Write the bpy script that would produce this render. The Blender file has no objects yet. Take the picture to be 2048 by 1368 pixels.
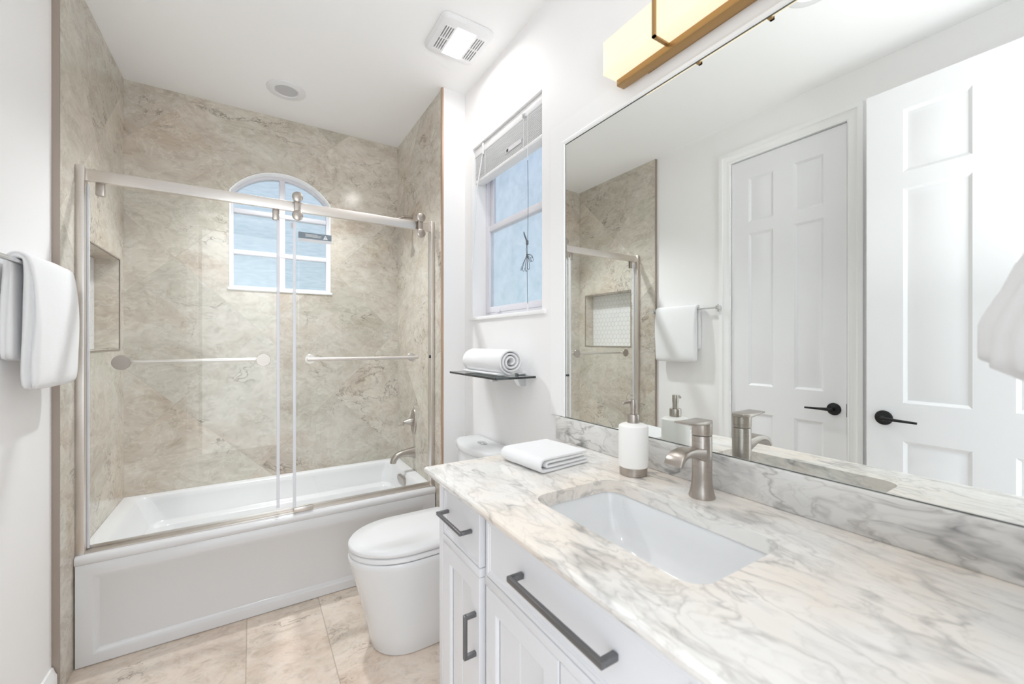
import bpy, bmesh, math, random
from mathutils import Vector, Matrix, noise as mnoise
random.seed(7)
PI = math.pi
scene = bpy.context.scene
COL = scene.collection

# ------------------------------------------------------------------ camera
F_PX = 828.0
YAW = math.atan(519 / 828.0)
cam_d = bpy.data.cameras.new('camera')
cam_d.sensor_width = 36.0
cam_d.lens = F_PX / 2048.0 * 36.0
cam_d.clip_start = 0.02
cam_d.clip_end = 200
cam_d.dof.use_dof = True
cam_d.dof.focus_distance = 1.9
cam_d.dof.aperture_fstop = 3.2
cam = bpy.data.objects.new('camera', cam_d)
COL.objects.link(cam)
cam.location = (0, 0, 1.30)
cam.rotation_euler = (PI / 2, 0, -YAW)
scene.camera = cam

# ------------------------------------------------------------------ colour management
scene.view_settings.view_transform = 'Standard'
scene.view_settings.look = 'None'
scene.view_settings.exposure = 0.28
scene.view_settings.gamma = 1.0
scene.view_settings.use_curve_mapping = False
scene.cycles.max_bounces = 14
scene.cycles.diffuse_bounces = 8
scene.cycles.glossy_bounces = 8
scene.cycles.transmission_bounces = 8
scene.cycles.transparent_max_bounces = 24
scene.cycles.caustics_reflective = True
scene.cycles.caustics_refractive = False
scene.cycles.use_denoising = True
scene.cycles.blur_glossy = 0.6
scene.cycles.sample_clamp_indirect = 6.0


def s2l(v):
    v = v / 255.0
    return v / 12.92 if v <= 0.04045 else ((v + 0.055) / 1.055) ** 2.4


def rgb(r, g, b):
    return (s2l(r), s2l(g), s2l(b), 1.0)


# ------------------------------------------------------------------ world (daylight sky)
SKY = 0.82
world = bpy.data.worlds.new('sky')
scene.world = world
world.use_nodes = True
wn, wl = world.node_tree.nodes, world.node_tree.links
wn.clear()
wout = wn.new('ShaderNodeOutputWorld')
wbg = wn.new('ShaderNodeBackground')
wtc = wn.new('ShaderNodeTexCoord')
wsep = wn.new('ShaderNodeSeparateXYZ')
wmr = wn.new('ShaderNodeMapRange')
wmr.inputs['From Min'].default_value = -0.35
wmr.inputs['From Max'].default_value = 0.6
wcr = wn.new('ShaderNodeValToRGB')
wcr.color_ramp.elements[0].position = 0.0
wcr.color_ramp.elements[0].color = (0.62, 0.66, 0.64, 1)
wcr.color_ramp.elements[1].position = 1.0
wcr.color_ramp.elements[1].color = (0.64, 0.75, 0.95, 1)
e = wcr.color_ramp.elements.new(0.42)
e.color = (0.66, 0.81, 0.88, 1)
wl.new(wtc.outputs['Generated'], wsep.inputs[0])
wl.new(wsep.outputs['Z'], wmr.inputs['Value'])
wl.new(wmr.outputs[0], wcr.inputs['Fac'])
wl.new(wcr.outputs['Color'], wbg.inputs['Color'])
wbg.inputs['Strength'].default_value = SKY
wl.new(wbg.outputs[0], wout.inputs['Surface'])


def area_light(name, loc, direction, sx, sy, power, color):
    d = bpy.data.lights.new(name, 'AREA')
    d.shape = 'RECTANGLE'
    d.size, d.size_y = sx, sy
    d.energy = power
    d.color = color
    o = bpy.data.objects.new(name, d)
    COL.objects.link(o)
    o.location = loc
    o.rotation_euler = Vector(direction).to_track_quat('-Z', 'Y').to_euler()
    return o


# unseen fill lights added behind the camera, standing in for adjoining room light
area_light('doorway_fill', (-0.02, -0.36, 1.30), (0.10, 1, 0.0), 0.80, 2.2, 9.0, (0.95, 0.975, 1.0))
area_light('added_fill_uplight', (0.18, -0.40, 1.50), (0, 0.0, 1), 0.7, 0.4, 19, (0.95, 0.975, 1.0))  # added to brighten the ceiling
def spot_light(name, loc, direction, power, half_angle, blend, radius, color):
    d = bpy.data.lights.new(name, 'SPOT')
    d.energy = power
    d.spot_size = math.radians(half_angle * 2)
    d.spot_blend = blend
    d.shadow_soft_size = radius
    d.color = color
    o = bpy.data.objects.new(name, d)
    COL.objects.link(o)
    o.location = loc
    o.rotation_euler = Vector(direction).to_track_quat('-Z', 'Y').to_euler()
    return o


# the fan's own lamp, then two spots added as fill
area_light('ceiling_fan_lamp', (0.833, 1.808, 2.712), (0, 0, -1), 0.09, 0.19, 2.0, (1.0, 0.98, 0.97))

spot_light('entry_fill_spot', (0.16, 0.78, 2.738), (0.06, 0.16, -1), 20, 46, 0.6, 0.05, (0.96, 0.98, 1.0))  # added spot out of view, brightens counter and floor
spot_light('tub_fill_spot', (0.165, 2.70, 2.738), (0, -0.16, -1), 175, 56, 1.0, 0.05, (0.94, 0.975, 1.0))  # added spot below the unlit fixture, brightens tub and tile

# ------------------------------------------------------------------ room dimensions
H = 2.745           # ceiling
XL = -0.62          # painted left wall
XT = -0.60          # tiled left wall
XR = 1.055          # right (window and vanity) wall
XE = 0.915          # tiled wall at the tap end of the tub
YL = 2.172         # same on the left side
YE = 2.20           # where the tile on the sides ends
YT = 2.30           # tub front
YB = 3.06           # tiled back wall
Y0 = -0.03          # doorway wall, camera side
CT = 0.912          # counter top


# ------------------------------------------------------------------ node helpers
class N:
    def __init__(self, name):
        self.m = bpy.data.materials.new(name)
        self.m.use_nodes = True
        self.t = self.m.node_tree
        self.t.nodes.clear()
        self.out = self.t.nodes.new('ShaderNodeOutputMaterial')

    def n(self, kind, **kw):
        nd = self.t.nodes.new(kind)
        for k, v in kw.items():
            setattr(nd, k, v)
        return nd

    def link(self, a, b):
        self.t.links.new(a, b)

    def val(self, sock, v):
        if isinstance(v, (int, float, tuple, list)):
            sock.default_value = v
        else:
            self.link(v, sock)

    def math(self, op, a, b=0.0, c=0.0):
        nd = self.n('ShaderNodeMath', operation=op)
        self.val(nd.inputs[0], a)
        self.val(nd.inputs[1], b)
        self.val(nd.inputs[2], c)
        return nd.outputs[0]

    def vmath(self, op, a, b=(0, 0, 0)):
        nd = self.n('ShaderNodeVectorMath', operation=op)
        self.val(nd.inputs[0], a)
        self.val(nd.inputs[1], b)
        return nd.outputs[0]

    def pos(self):
        return self.n('ShaderNodeNewGeometry').outputs['Position']

    def mapping(self, v, loc=(0, 0, 0), rot=(0, 0, 0), scale=(1, 1, 1)):
        nd = self.n('ShaderNodeMapping')
        self.link(v, nd.inputs['Vector'])
        nd.inputs['Location'].default_value = loc
        nd.inputs['Rotation'].default_value = rot
        nd.inputs['Scale'].default_value = scale
        return nd.outputs[0]

    def noise(self, v, scale, detail=4, rough=0.55, dist=0.0, color=False):
        nd = self.n('ShaderNodeTexNoise')
        if v is not None:
            self.link(v, nd.inputs['Vector'])
        nd.inputs['Scale'].default_value = scale
        nd.inputs['Detail'].default_value = detail
        nd.inputs['Roughness'].default_value = rough
        nd.inputs['Distortion'].default_value = dist
        return nd.outputs['Color'] if color else nd.outputs[0]

    def ramp(self, fac, stops):
        nd = self.n('ShaderNodeValToRGB')
        cr = nd.color_ramp
        while len(cr.elements) > 1:
            cr.elements.remove(cr.elements[-1])
        for i, (p, c) in enumerate(stops):
            el = cr.elements[0] if i == 0 else cr.elements.new(p)
            el.position = p
            el.color = c if len(c) == 4 else (c[0], c[1], c[2], 1)
        self.link(fac, nd.inputs[0])
        return nd.outputs[0]

    def mix(self, fac, a, b, mode='MIX'):
        nd = self.n('ShaderNodeMix', data_type='RGBA', blend_type=mode)
        self.val(nd.inputs[0], fac)
        self.val(nd.inputs[6], a)
        self.val(nd.inputs[7], b)
        return nd.outputs[2]

    def warp(self, v, scale, amount, detail=3):
        c = self.noise(v, scale, detail, color=True)
        c = self.vmath('SUBTRACT', c, (0.5, 0.5, 0.5))
        nd = self.n('ShaderNodeVectorMath', operation='SCALE')
        self.link(c, nd.inputs[0])
        nd.inputs['Scale'].default_value = amount
        return self.vmath('ADD', v, nd.outputs[0])

    def bsdf(self, color, rough=0.5, metal=0.0, spec=0.5, bump=None, bump_s=0.1, bump_d=0.01, **kw):
        b = self.n('ShaderNodeBsdfPrincipled')
        self.val(b.inputs['Base Color'], color)
        self.val(b.inputs['Roughness'], rough)
        self.val(b.inputs['Metallic'], metal)
        self.val(b.inputs['Specular IOR Level'], spec)
        for k, v in kw.items():
            self.val(b.inputs[k.replace('_', ' ')], v)
        if bump is not None:
            bn = self.n('ShaderNodeBump')
            bn.inputs['Strength'].default_value = bump_s
            bn.inputs['Distance'].default_value = bump_d
            self.link(bump, bn.inputs['Height'])
            self.link(bn.outputs[0], b.inputs['Normal'])
        self.link(b.outputs[0], self.out.inputs['Surface'])
        return b


K = (0, 0, 0, 1)
W = (1, 1, 1, 1)


def m_plain(name, color, rough=0.5, metal=0.0, spec=0.5, bscale=None, bstr=0.05, bd=0.004, **kw):
    a = N(name)
    bump = a.noise(a.pos(), bscale, 3) if bscale else None
    a.bsdf(color, rough, metal, spec, bump=bump, bump_s=bstr, bump_d=bd, **kw)
    return a.m


def m_brushed(name, color, rough, axis_scale=(4, 4, 300)):
    a = N(name)
    p = a.mapping(a.pos(), scale=axis_scale)
    g = a.noise(p, 3.0, 3)
    c = a.mix(g, tuple(x * 0.88 for x in color[:3]) + (1,), color)
    a.bsdf(c, a.math('MULTIPLY_ADD', g, 0.14, rough - 0.07), 1.0, bump=g, bump_s=0.04, bump_d=0.001)
    return a.m


def stone(name, axes, diamond):
    """cloudy beige-grey stone-look porcelain; axes gives the two world axes of the wall"""
    a = N(name)
    sp = a.n('ShaderNodeSeparateXYZ')
    a.link(a.pos(), sp.inputs[0])
    u, v = sp.outputs[axes[0]], sp.outputs[axes[1]]
    if diamond:      # carry the pattern round into reveals
        oth = 3 - axes[0] - axes[1]
        u = a.math('ADD', u, a.math('MULTIPLY', a.math('SUBTRACT', sp.outputs[oth], 3.06 if oth == 1 else -0.60), 0.8))
    if diamond:
        T = 0.85
        p = a.math('DIVIDE', a.math('SUBTRACT', a.math('ADD', u, v), 2.26 - 5 * T), T)
        q = a.math('DIVIDE', a.math('SUBTRACT', a.math('SUBTRACT', v, u), 3.02 - 6 * T), T)
    else:
        # floor tiles 0.305 and 0.61 wide
        p0 = a.math('DIVIDE', a.math('SUBTRACT', u, -0.022 - 3 * 0.915), 0.915)
        f0 = a.math('FRACT', p0)
        p = None
        q = a.math('DIVIDE', a.math('SUBTRACT', v, 1.42 - 5 * 0.92), 0.92)
    iq, fq = a.math('FLOOR', q), a.math('FRACT', q)
    if diamond:
        ip, fp = a.math('FLOOR', p), a.math('FRACT', p)
    else:
        second = a.math('GREATER_THAN', f0, 1 / 3.0)
        ip = a.math('MULTIPLY_ADD', a.math('FLOOR', p0), 2.0, second)
        # fraction inside the tile, in units of 0.305 m
        fp = a.math('MULTIPLY', a.math('MINIMUM', a.math('MINIMUM', f0, a.math('ABSOLUTE', a.math('SUBTRACT', f0, 1 / 3.0))), a.math('SUBTRACT', 1.0, f0)), 1.45)
    cb = a.n('ShaderNodeCombineXYZ')
    a.link(ip, cb.inputs[0]); a.link(iq, cb.inputs[1])
    cb.inputs[2].default_value = float(axes[0] * 3 + axes[1])
    wnz = a.n('ShaderNodeTexWhiteNoise')
    a.link(cb.outputs[0], wnz.inputs['Vector'])
    off = a.n('ShaderNodeVectorMath', operation='SCALE')
    a.link(wnz.outputs['Color'], off.inputs[0])
    off.inputs['Scale'].default_value = 9.0
    loc = a.n('ShaderNodeCombineXYZ')
    a.link(u, loc.inputs[0]); a.link(v, loc.inputs[1])
    base = a.vmath('ADD', loc.outputs[0], off.outputs[0])
    st = a.mapping(base, rot=(0, 0, 0.5), scale=(0.85, 1.25, 1))
    w1 = a.warp(st, 1.6, 0.55, 4)
    w2 = a.warp(w1, 7.0, 0.10, 4)
    big = a.noise(w1, 1.5, 5, 0.6)
    med = a.noise(w2, 4.5, 7, 0.68)
    fine = a.noise(w2, 22.0, 6, 0.7)
    if diamond:
        c = a.ramp(med, [(0.26, rgb(158, 143, 128)), (0.40, rgb(186, 175, 161)), (0.50, rgb(203, 197, 185)),
                         (0.60, rgb(215, 209, 199)), (0.74, rgb(224, 222, 214))])
        gre = a.ramp(big, [(0.35, rgb(188, 184, 169)), (0.5, rgb(212, 205, 194)), (0.66, rgb(190, 168, 148))])
        vein_c = rgb(120, 108, 94)
    else:
        c = a.ramp(med, [(0.26, rgb(180, 160, 143)), (0.42, rgb(211, 195, 179)), (0.52, rgb(227, 214, 201)),
                         (0.72, rgb(240, 231, 221))])
        gre = a.ramp(big, [(0.35, rgb(212, 203, 190)), (0.5, rgb(227, 212, 197)), (0.66, rgb(220, 196, 178))])
        vein_c = rgb(140, 124, 108)
    c = a.mix(0.50, c, gre)
    fr = a.ramp(fine, [(0.30, (0.72, 0.70, 0.67)), (0.50, (0.98, 0.98, 0.98)), (0.72, (1.05, 1.05, 1.05))])
    c = a.mix(0.75, c, fr, 'MULTIPLY')
    # thin wandering veins
    vn = a.noise(a.warp(w1, 3.0, 0.22, 5), 3.2, 6, 0.62)
    vd = a.math('ABSOLUTE', a.math('SUBTRACT', vn, 0.5))
    vein = a.ramp(vd, [(0.0, W), (0.012, K)])
    patch = a.ramp(a.noise(w1, 2.6, 3), [(0.50, K), (0.60, W)])
    vm = a.math('MULTIPLY', a.math('MULTIPLY', vein, patch), 0.75)
    c = a.mix(vm, c, vein_c)
    # swirled light streaks
    sv = a.ramp(a.noise(a.warp(st, 5.0, 0.35, 3), 9.0, 3), [(0.47, K), (0.50, W), (0.53, K)])
    c = a.mix(a.math('MULTIPLY', sv, 0.30), c, rgb(232, 229, 220))
    # brown speckle
    spk = a.ramp(a.noise(w2, 48.0, 4, 0.8), [(0.30, W), (0.37, K)])
    c = a.mix(a.math('MULTIPLY', a.math('MULTIPLY', spk, patch), 0.75), c, rgb(138, 118, 98))
    # tile tone and joint
    tone = a.math('MULTIPLY_ADD', wnz.outputs['Value'], 0.16, 0.93)
    tn = a.n('ShaderNodeCombineXYZ')
    for i in range(3):
        a.link(tone, tn.inputs[i])
    c = a.mix(1.0, c, tn.outputs[0], 'MULTIPLY')
    wid = 0.0022 if diamond else 0.0032
    ep = a.math('MINIMUM', fp, a.math('SUBTRACT', 1.0, fp))
    eq = a.math('MINIMUM', fq, a.math('SUBTRACT', 1.0, fq))
    if not diamond:
        eq = a.math('MULTIPLY', eq, 1.6)
    ed = a.math('LESS_THAN', a.math('MINIMUM', ep, eq), wid)
    c = a.mix(a.math('MULTIPLY', ed, 0.5 if diamond else 0.6), c, rgb(186, 178, 166) if diamond else rgb(168, 152, 136))
    a.bsdf(c, 0.16 if diamond else 0.35, spec=0.4, bump=med, bump_s=0.03, bump_d=0.003)
    return a.m


def marble(name, warm, strong=1.0, tone=None):
    a = N(name)
    p = a.pos()
    st = a.mapping(p, rot=(0.35, 0.2, 0.75), scale=(1.0, 0.42, 1.0))
    w1 = a.warp(st, 3.5, 0.22, 4)
    w2 = a.warp(w1, 14.0, 0.045, 4)
    cl = a.noise(w1, 4.5, 5, 0.6)
    base = a.ramp(cl, [(0.30, rgb(216, 215, 213)), (0.46, rgb(234, 232, 228)), (0.66, rgb(244, 242, 239))])
    wm = a.ramp(a.noise(p, 3.2, 3), [(0.42, K), (0.62, W)])
    base = a.mix(a.math('MULTIPLY', wm, warm), base, rgb(238, 224, 208))

    def veins(v, sc, width, det=4):
        n = a.noise(v, sc, det, 0.5)
        d = a.math('ABSOLUTE', a.math('SUBTRACT', n, 0.5))
        return a.ramp(d, [(0.0, W), (width * 0.3, (0.55, 0.55, 0.55)), (width, K)])
    m1 = a.ramp(a.noise(p, 5.5, 3), [(0.40, (0.05, 0.05, 0.05)), (0.62, W)])
    m2 = a.ramp(a.noise(a.mapping(p, loc=(4, 2, 6)), 4.5, 3), [(0.38, (0.25, 0.25, 0.25)), (0.60, W)])
    v1 = a.math('MULTIPLY', veins(w2, 6.5, 0.034), m1)
    v2 = a.math('MULTIPLY', veins(a.mapping(w2, loc=(3, 5, 1)), 13.0, 0.030), m2)
    v3 = veins(a.mapping(w2, loc=(7, 1, 4)), 27.0, 0.040)
    c = a.mix(a.math('MULTIPLY', v3, 0.20), base, rgb(160, 154, 147))
    c = a.mix(a.math('MULTIPLY', v2, 0.50 * strong), c, rgb(158, 154, 149))
    c = a.mix(a.math('MULTIPLY', v1, min(1.0, 0.70 * strong)), c, rgb(132, 130, 129) if not tone else rgb(108, 108, 110))
    blot = a.ramp(a.noise(w2, 11.0, 6, 0.7), [(0.58, K), (0.74, W)])
    c = a.mix(a.math('MULTIPLY', blot, 0.50), c, rgb(162, 160, 157))
    if tone:
        c = a.mix(1.0, c, tone, 'MULTIPLY')
    a.bsdf(c, 0.14, spec=0.5)
    return a.m


def thin_fresnel(a, ior):
    """same reflectance on both faces of a sheet, as real thin glass has"""
    geo = a.n('ShaderNodeNewGeometry')
    io = a.math('MULTIPLY_ADD', geo.outputs['Backfacing'], 1.0 / ior - ior, ior)
    fr = a.n('ShaderNodeFresnel')
    a.link(io, fr.inputs['IOR'])
    return fr.outputs[0]


def glass(name, tint, refl=0.8, base=0.0):
    a = N(name)
    tr = a.n('ShaderNodeBsdfTransparent'); tr.inputs[0].default_value = tint
    gl = a.n('ShaderNodeBsdfGlossy'); gl.inputs['Roughness'].default_value = 0.0
    gl.inputs['Color'].default_value = W
    fac = a.math('MULTIPLY_ADD', thin_fresnel(a, 1.45), refl, base)
    mx = a.n('ShaderNodeMixShader')
    a.link(fac, mx.inputs[0]); a.link(tr.outputs[0], mx.inputs[1]); a.link(gl.outputs[0], mx.inputs[2])
    a.link(mx.outputs[0], a.out.inputs['Surface'])
    return a.m


def frosted(name, t1, t2, streak):
    """obscure window glass: part clear, part scattering, faint horizontal ripples"""
    a = N(name)
    tr = a.n('ShaderNodeBsdfTransparent')
    tl = a.n('ShaderNodeBsdfTranslucent')
    p = a.mapping(a.pos(), scale=(1, 1, streak))
    nz = a.noise(a.warp(p, 6, 0.06), 14, 5, 0.65)
    col = a.ramp(nz, [(0.32, t1), (0.62, t2)])
    a.link(col, tr.inputs[0])
    a.link(col, tl.inputs[0])
    mx = a.n('ShaderNodeMixShader')
    mx.inputs[0].default_value = 0.10
    a.link(tr.outputs[0], mx.inputs[1]); a.link(tl.outputs[0], mx.inputs[2])
    gl = a.n('ShaderNodeBsdfGlossy'); gl.inputs['Roughness'].default_value = 0.08
    m2 = a.n('ShaderNodeMixShader')
    a.link(thin_fresnel(a, 1.35), m2.inputs[0]); a.link(mx.outputs[0], m2.inputs[1]); a.link(gl.outputs[0], m2.inputs[2])
    a.link(m2.outputs[0], a.out.inputs['Surface'])
    return a.m


def m_emit(name, color, strength, base=(0.9, 0.9, 0.9, 1), streaks=False):
    a = N(name)
    b = a.bsdf(base, 0.4)
    if streaks:
        g = a.noise(a.mapping(a.pos(), scale=(1, 1, 90)), 2.0, 2)
        c = a.mix(g, tuple(x * 0.90 for x in color[:3]) + (1,), color)
        a.link(c, b.inputs['Emission Color'])
    else:
        b.inputs['Emission Color'].default_value = color
    b.inputs['Emission Strength'].default_value = strength
    return a.m


def m_cloth(name, color, waffle=False):
    a = N(name)
    f = a.noise(a.pos(), 420, 3, 0.7)
    g = a.noise(a.pos(), 26, 3)
    h = a.math('ADD', a.math('MULTIPLY', f, 0.7), a.math('MULTIPLY', g, 0.8))
    a.bsdf(color, 0.95, spec=0.1, bump=h, bump_s=0.35, bump_d=0.003, Sheen_Weight=0.25)
    return a.m


M = {
    'paint': m_plain('wall_paint', rgb(244, 243, 243), 0.55, spec=0.3, bscale=220, bstr=0.02, bd=0.001),
    'ceiling': m_plain('ceiling_paint', rgb(245, 245, 245), 0.8, spec=0.2, bscale=180, bstr=0.03, bd=0.001),
    'trim': m_plain('white_trim_paint', rgb(245, 245, 245), 0.30, spec=0.4),
    'door': m_plain('white_door_paint', rgb(237, 237, 239), 0.32, spec=0.4),
    'frame_win': m_plain('white_window_aluminium', rgb(225, 224, 230), 0.4),
    'stone_back': stone('stone_tile_back', (0, 2), True),
    'stone_side': stone('stone_tile_side', (1, 2), True),
    'stone_floor': stone('stone_tile_floor', (0, 1), False),
    'marble': marble('marble_counter', 0.6),
    'marble_cool': marble('marble_splash', 0.10, 1.35, (0.86, 0.87, 0.88, 1)),
    'ceramic': m_plain('white_ceramic', rgb(231, 232, 233), 0.09, spec=0.5),
    'acrylic': m_plain('white_acrylic', rgb(224, 224, 225), 0.16, spec=0.5),
    'cabinet': m_plain('cabinet_paint', rgb(231, 232, 235), 0.38, spec=0.35),
    'nickel': m_brushed('brushed_nickel', (0.50, 0.455, 0.415, 1), 0.30),
    'nickel_door': m_brushed('satin_nickel', (0.80, 0.755, 0.715, 1), 0.34, (4, 4, 60)),
    'pull': m_plain('graphite_metal', (0.20, 0.20, 0.205, 1), 0.36, 0.85),
    'chrome': m_plain('chrome', (0.72, 0.73, 0.74, 1), 0.12, 1.0),
    'black': m_plain('matte_black_metal', (0.012, 0.012, 0.013, 1), 0.42, 0.3),
    'dark': m_plain('dark_void', (0.01, 0.01, 0.01, 1), 0.8),
    'copper': m_plain('tile_edge_metal', rgb(196, 166, 142), 0.35, 0.7),
    'tan': m_plain('niche_edge_metal', rgb(168, 156, 146), 0.35, 0.6),
    'mirror': m_plain('mirror_silver', (0.885, 0.905, 0.885, 1), 0.0, 1.0),
    'bronze': m_plain('bronze_metal', rgb(176, 142, 96), 0.40, 0.8),
    'glass': glass('clear_glass', (0.985, 0.992, 0.990, 1), 0.7),
    'seal': None,
    'shelf_glass': glass('smoked_glass', (0.55, 0.58, 0.58, 1), 1.0),
    'shelf_edge': m_plain('glass_edge', (0.03, 0.035, 0.035, 1), 0.15),
    'pane_back': frosted('obscure_glass_back', rgb(243, 247, 249), rgb(253, 254, 255), 5),
    'pane_side': frosted('obscure_glass_side', rgb(244, 247, 249), rgb(252, 253, 255), 1),
    'lamp_shade': m_emit('lit_lamp_shade', (1.0, 0.85, 0.61, 1), 0.84, (0.25, 0.23, 0.19, 1), True),
    'fan_lens': m_emit('lit_fan_lens', (1, 1, 1, 1), 1.3),
    'off_lens': m_plain('unlit_lens', rgb(196, 196, 198), 0.5),
    'plastic': m_plain('white_plastic', rgb(232, 232, 233), 0.35),
    'bottle': m_plain('white_satin_ceramic', rgb(246, 245, 242), 0.40),
    'cloth': m_cloth('white_terry', rgb(236, 236, 237)),
    'hex': m_plain('hexagon_marble', rgb(236, 236, 236), 0.25),
    'grout': m_plain('pale_grout', rgb(186, 186, 186), 0.8),
    'grey_cord': m_plain('grey_cord', rgb(96, 102, 108), 0.6),
    'white_cord': m_plain('white_cord', rgb(238, 238, 238), 0.6),
    'sticker': m_plain('slate_sticker', rgb(128, 140, 150), 0.5),
    'sticker_pale': m_plain('pale_sticker', rgb(216, 216, 218), 0.5),
    'ink_white': m_plain('white_print', rgb(240, 240, 240), 0.5),
    'ink_dark': m_plain('dark_print', rgb(60, 62, 66), 0.5),
    'concrete': m_plain('outside_render', rgb(200, 205, 205), 0.8),
}


def seal_mat():
    a = N('clear_vinyl_seal')
    tr = a.n('ShaderNodeBsdfTransparent')
    tr.inputs[0].default_value = (0.95, 0.95, 0.97, 1)
    b = a.n('ShaderNodeBsdfPrincipled')
    b.inputs['Base Color'].default_value = rgb(244, 245, 250)
    b.inputs['Roughness'].default_value = 0.15
    mx = a.n('ShaderNodeMixShader')
    mx.inputs[0].default_value = 0.70
    a.link(tr.outputs[0], mx.inputs[1]); a.link(b.outputs[0], mx.inputs[2])
    a.link(mx.outputs[0], a.out.inputs['Surface'])
    return a.m


M['seal'] = seal_mat()


# ------------------------------------------------------------------ mesh helpers
def add_box(bm, x0, x1, y0, y1, z0, z1, bev=0.0, seg=2):
    r = bmesh.ops.create_cube(bm, size=1.0)
    vs = r['verts']
    for v in vs:
        v.co = Vector((x0 + (v.co.x + 0.5) * (x1 - x0), y0 + (v.co.y + 0.5) * (y1 - y0), z0 + (v.co.z + 0.5) * (z1 - z0)))
    if bev > 0:
        es = list({e for v in vs for e in v.link_edges})
        bmesh.ops.bevel(bm, geom=es, offset=bev, segments=seg, profile=0.5, affect='EDGES')
    return bm


def box(*a, **k):
    return add_box(bmesh.new(), *a, **k)


def add_loft(bm, loops, cap0=True, cap1=True, closed=True):
    rows = [[bm.verts.new(p) for p in lp] for lp in loops]
    n = len(rows[0])
    for a, b in zip(rows, rows[1:]):
        for i in range(n if closed else n - 1):
            j = (i + 1) % n
            try:
                bm.faces.new((a[i], a[j], b[j], b[i]))
            except ValueError:
                pass
    if cap0:
        bm.faces.new(rows[0])
    if cap1:
        bm.faces.new(rows[-1][::-1])
    bmesh.ops.recalc_face_normals(bm, faces=bm.faces[:])
    return bm


def add_tube(bm, pts, r, n=12, caps=True):
    pts = [Vector(p) for p in pts]
    rs = r if isinstance(r, (list, tuple)) else [r] * len(pts)
    loops = []
    up = None
    for i, p in enumerate(pts):
        a = pts[max(i - 1, 0)]
        b = pts[min(i + 1, len(pts) - 1)]
        t = (b - a).normalized()
        if up is None:
            up = Vector((0, 0, 1)) if abs(t.z) < 0.9 else Vector((1, 0, 0))
        side = t.cross(up).normalized()
        up = side.cross(t).normalized()
        loops.append([p + (side * math.cos(2 * PI * k / n) + up * math.sin(2 * PI * k / n)) * rs[i] for k in range(n)])
    return add_loft(bm, loops, caps, caps)


def tube(*a, **k):
    return add_tube(bmesh.new(), *a, **k)


def add_lathe(bm, prof, loc=(0, 0, 0), axis='Z', n=40, caps=True):
    loc = Vector(loc)
    loops = []
    for r, h in prof:
        lp = []
        for k in range(n):
            a = 2 * PI * k / n
            c, s = max(r, 1e-5) * math.cos(a), max(r, 1e-5) * math.sin(a)
            v = {'Z': (c, s, h), 'X': (h, c, s), 'Y': (c, h, s)}[axis]
            lp.append(loc + Vector(v))
        loops.append(lp)
    return add_loft(bm, loops, caps, caps)


def lathe(*a, **k):
    return add_lathe(bmesh.new(), *a, **k)


def rr(cx, cy, hx, hy, r, n=6):
    """rounded rectangle outline in 2D"""
    pts = []
    for (sx, sy, a0) in ((1, 1, 0), (-1, 1, 90), (-1, -1, 180), (1, -1, 270)):
        for k in range(n + 1):
            a = math.radians(a0 + 90.0 * k / n)
            pts.append((cx + sx * (hx - r) + r * math.cos(a), cy + sy * (hy - r) + r * math.sin(a)))
    return pts


def add_prism(bm, poly, f0, f1):
    """extrude a 2D outline between the two embedding functions"""
    return add_loft(bm, [[f0(*p) for p in poly], [f1(*p) for p in poly]])


def cut(bm, cutter):
    """boolean difference of two bmeshes, returned as a bmesh"""
    ma, mb = bpy.data.meshes.new('a'), bpy.data.meshes.new('b')
    bm.to_mesh(ma); cutter.to_mesh(mb)
    oa, ob = bpy.data.objects.new('a', ma), bpy.data.objects.new('b', mb)
    COL.objects.link(oa); COL.objects.link(ob)
    md = oa.modifiers.new('x', 'BOOLEAN')
    md.operation = 'DIFFERENCE'; md.object = ob; md.solver = 'EXACT'
    dg = bpy.context.evaluated_depsgraph_get()
    res = bmesh.new()
    res.from_object(oa, dg)
    bpy.data.objects.remove(oa); bpy.data.objects.remove(ob)
    bpy.data.meshes.remove(ma); bpy.data.meshes.remove(mb)
    return res


def obj(name, bm, mat, parent=None, smooth=35, label=None):
    me = bpy.data.meshes.new(name)
    bm.to_mesh(me)
    bm.free()
    mats = mat if isinstance(mat, (list, tuple)) else [mat]
    for m in mats:
        me.materials.append(m)
    if smooth:
        for p in me.polygons:
            p.use_smooth = True
        me.set_sharp_from_angle(angle=math.radians(smooth))
    o = bpy.data.objects.new(name, me)
    COL.objects.link(o)
    if parent is not None:
        o.parent = parent
        if parent.type == 'EMPTY':
            o.matrix_parent_inverse = Matrix.Translation(-Vector(parent.location))
    if label:
        o['label'] = label
    return o


def tag(o, label, cat, group=None, kind=None):
    o['label'] = label
    o['category'] = cat
    if group:
        o['group'] = group
    if kind:
        o['kind'] = kind
    return o


def center(o):
    """put a single-mesh thing's origin at its own base"""
    vs = [v.co for v in o.data.vertices]
    c = Vector(((min(v.x for v in vs) + max(v.x for v in vs)) / 2, (min(v.y for v in vs) + max(v.y for v in vs)) / 2,
                min(v.z for v in vs)))
    o.data.transform(Matrix.Translation(-c))
    o.location = c
    return o


def thing(name, loc, label, cat, group=None, kind=None):
    o = bpy.data.objects.new(name, None)
    o.empty_display_size = 0.05
    COL.objects.link(o)
    o.location = loc
    return tag(o, label, cat, group, kind)


def struct(name, bm, mat, label, cat, smooth=35):
    o = obj(name, bm, mat, smooth=smooth)
    return tag(o, label, cat, kind='structure')


def wobble(bm, amp, scale, seed=0.0):
    for v in bm.verts:
        q = v.co * scale + Vector((seed, seed * 1.7, seed * 0.3))
        v.co += mnoise.noise_vector(q) * amp
    return bm


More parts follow.
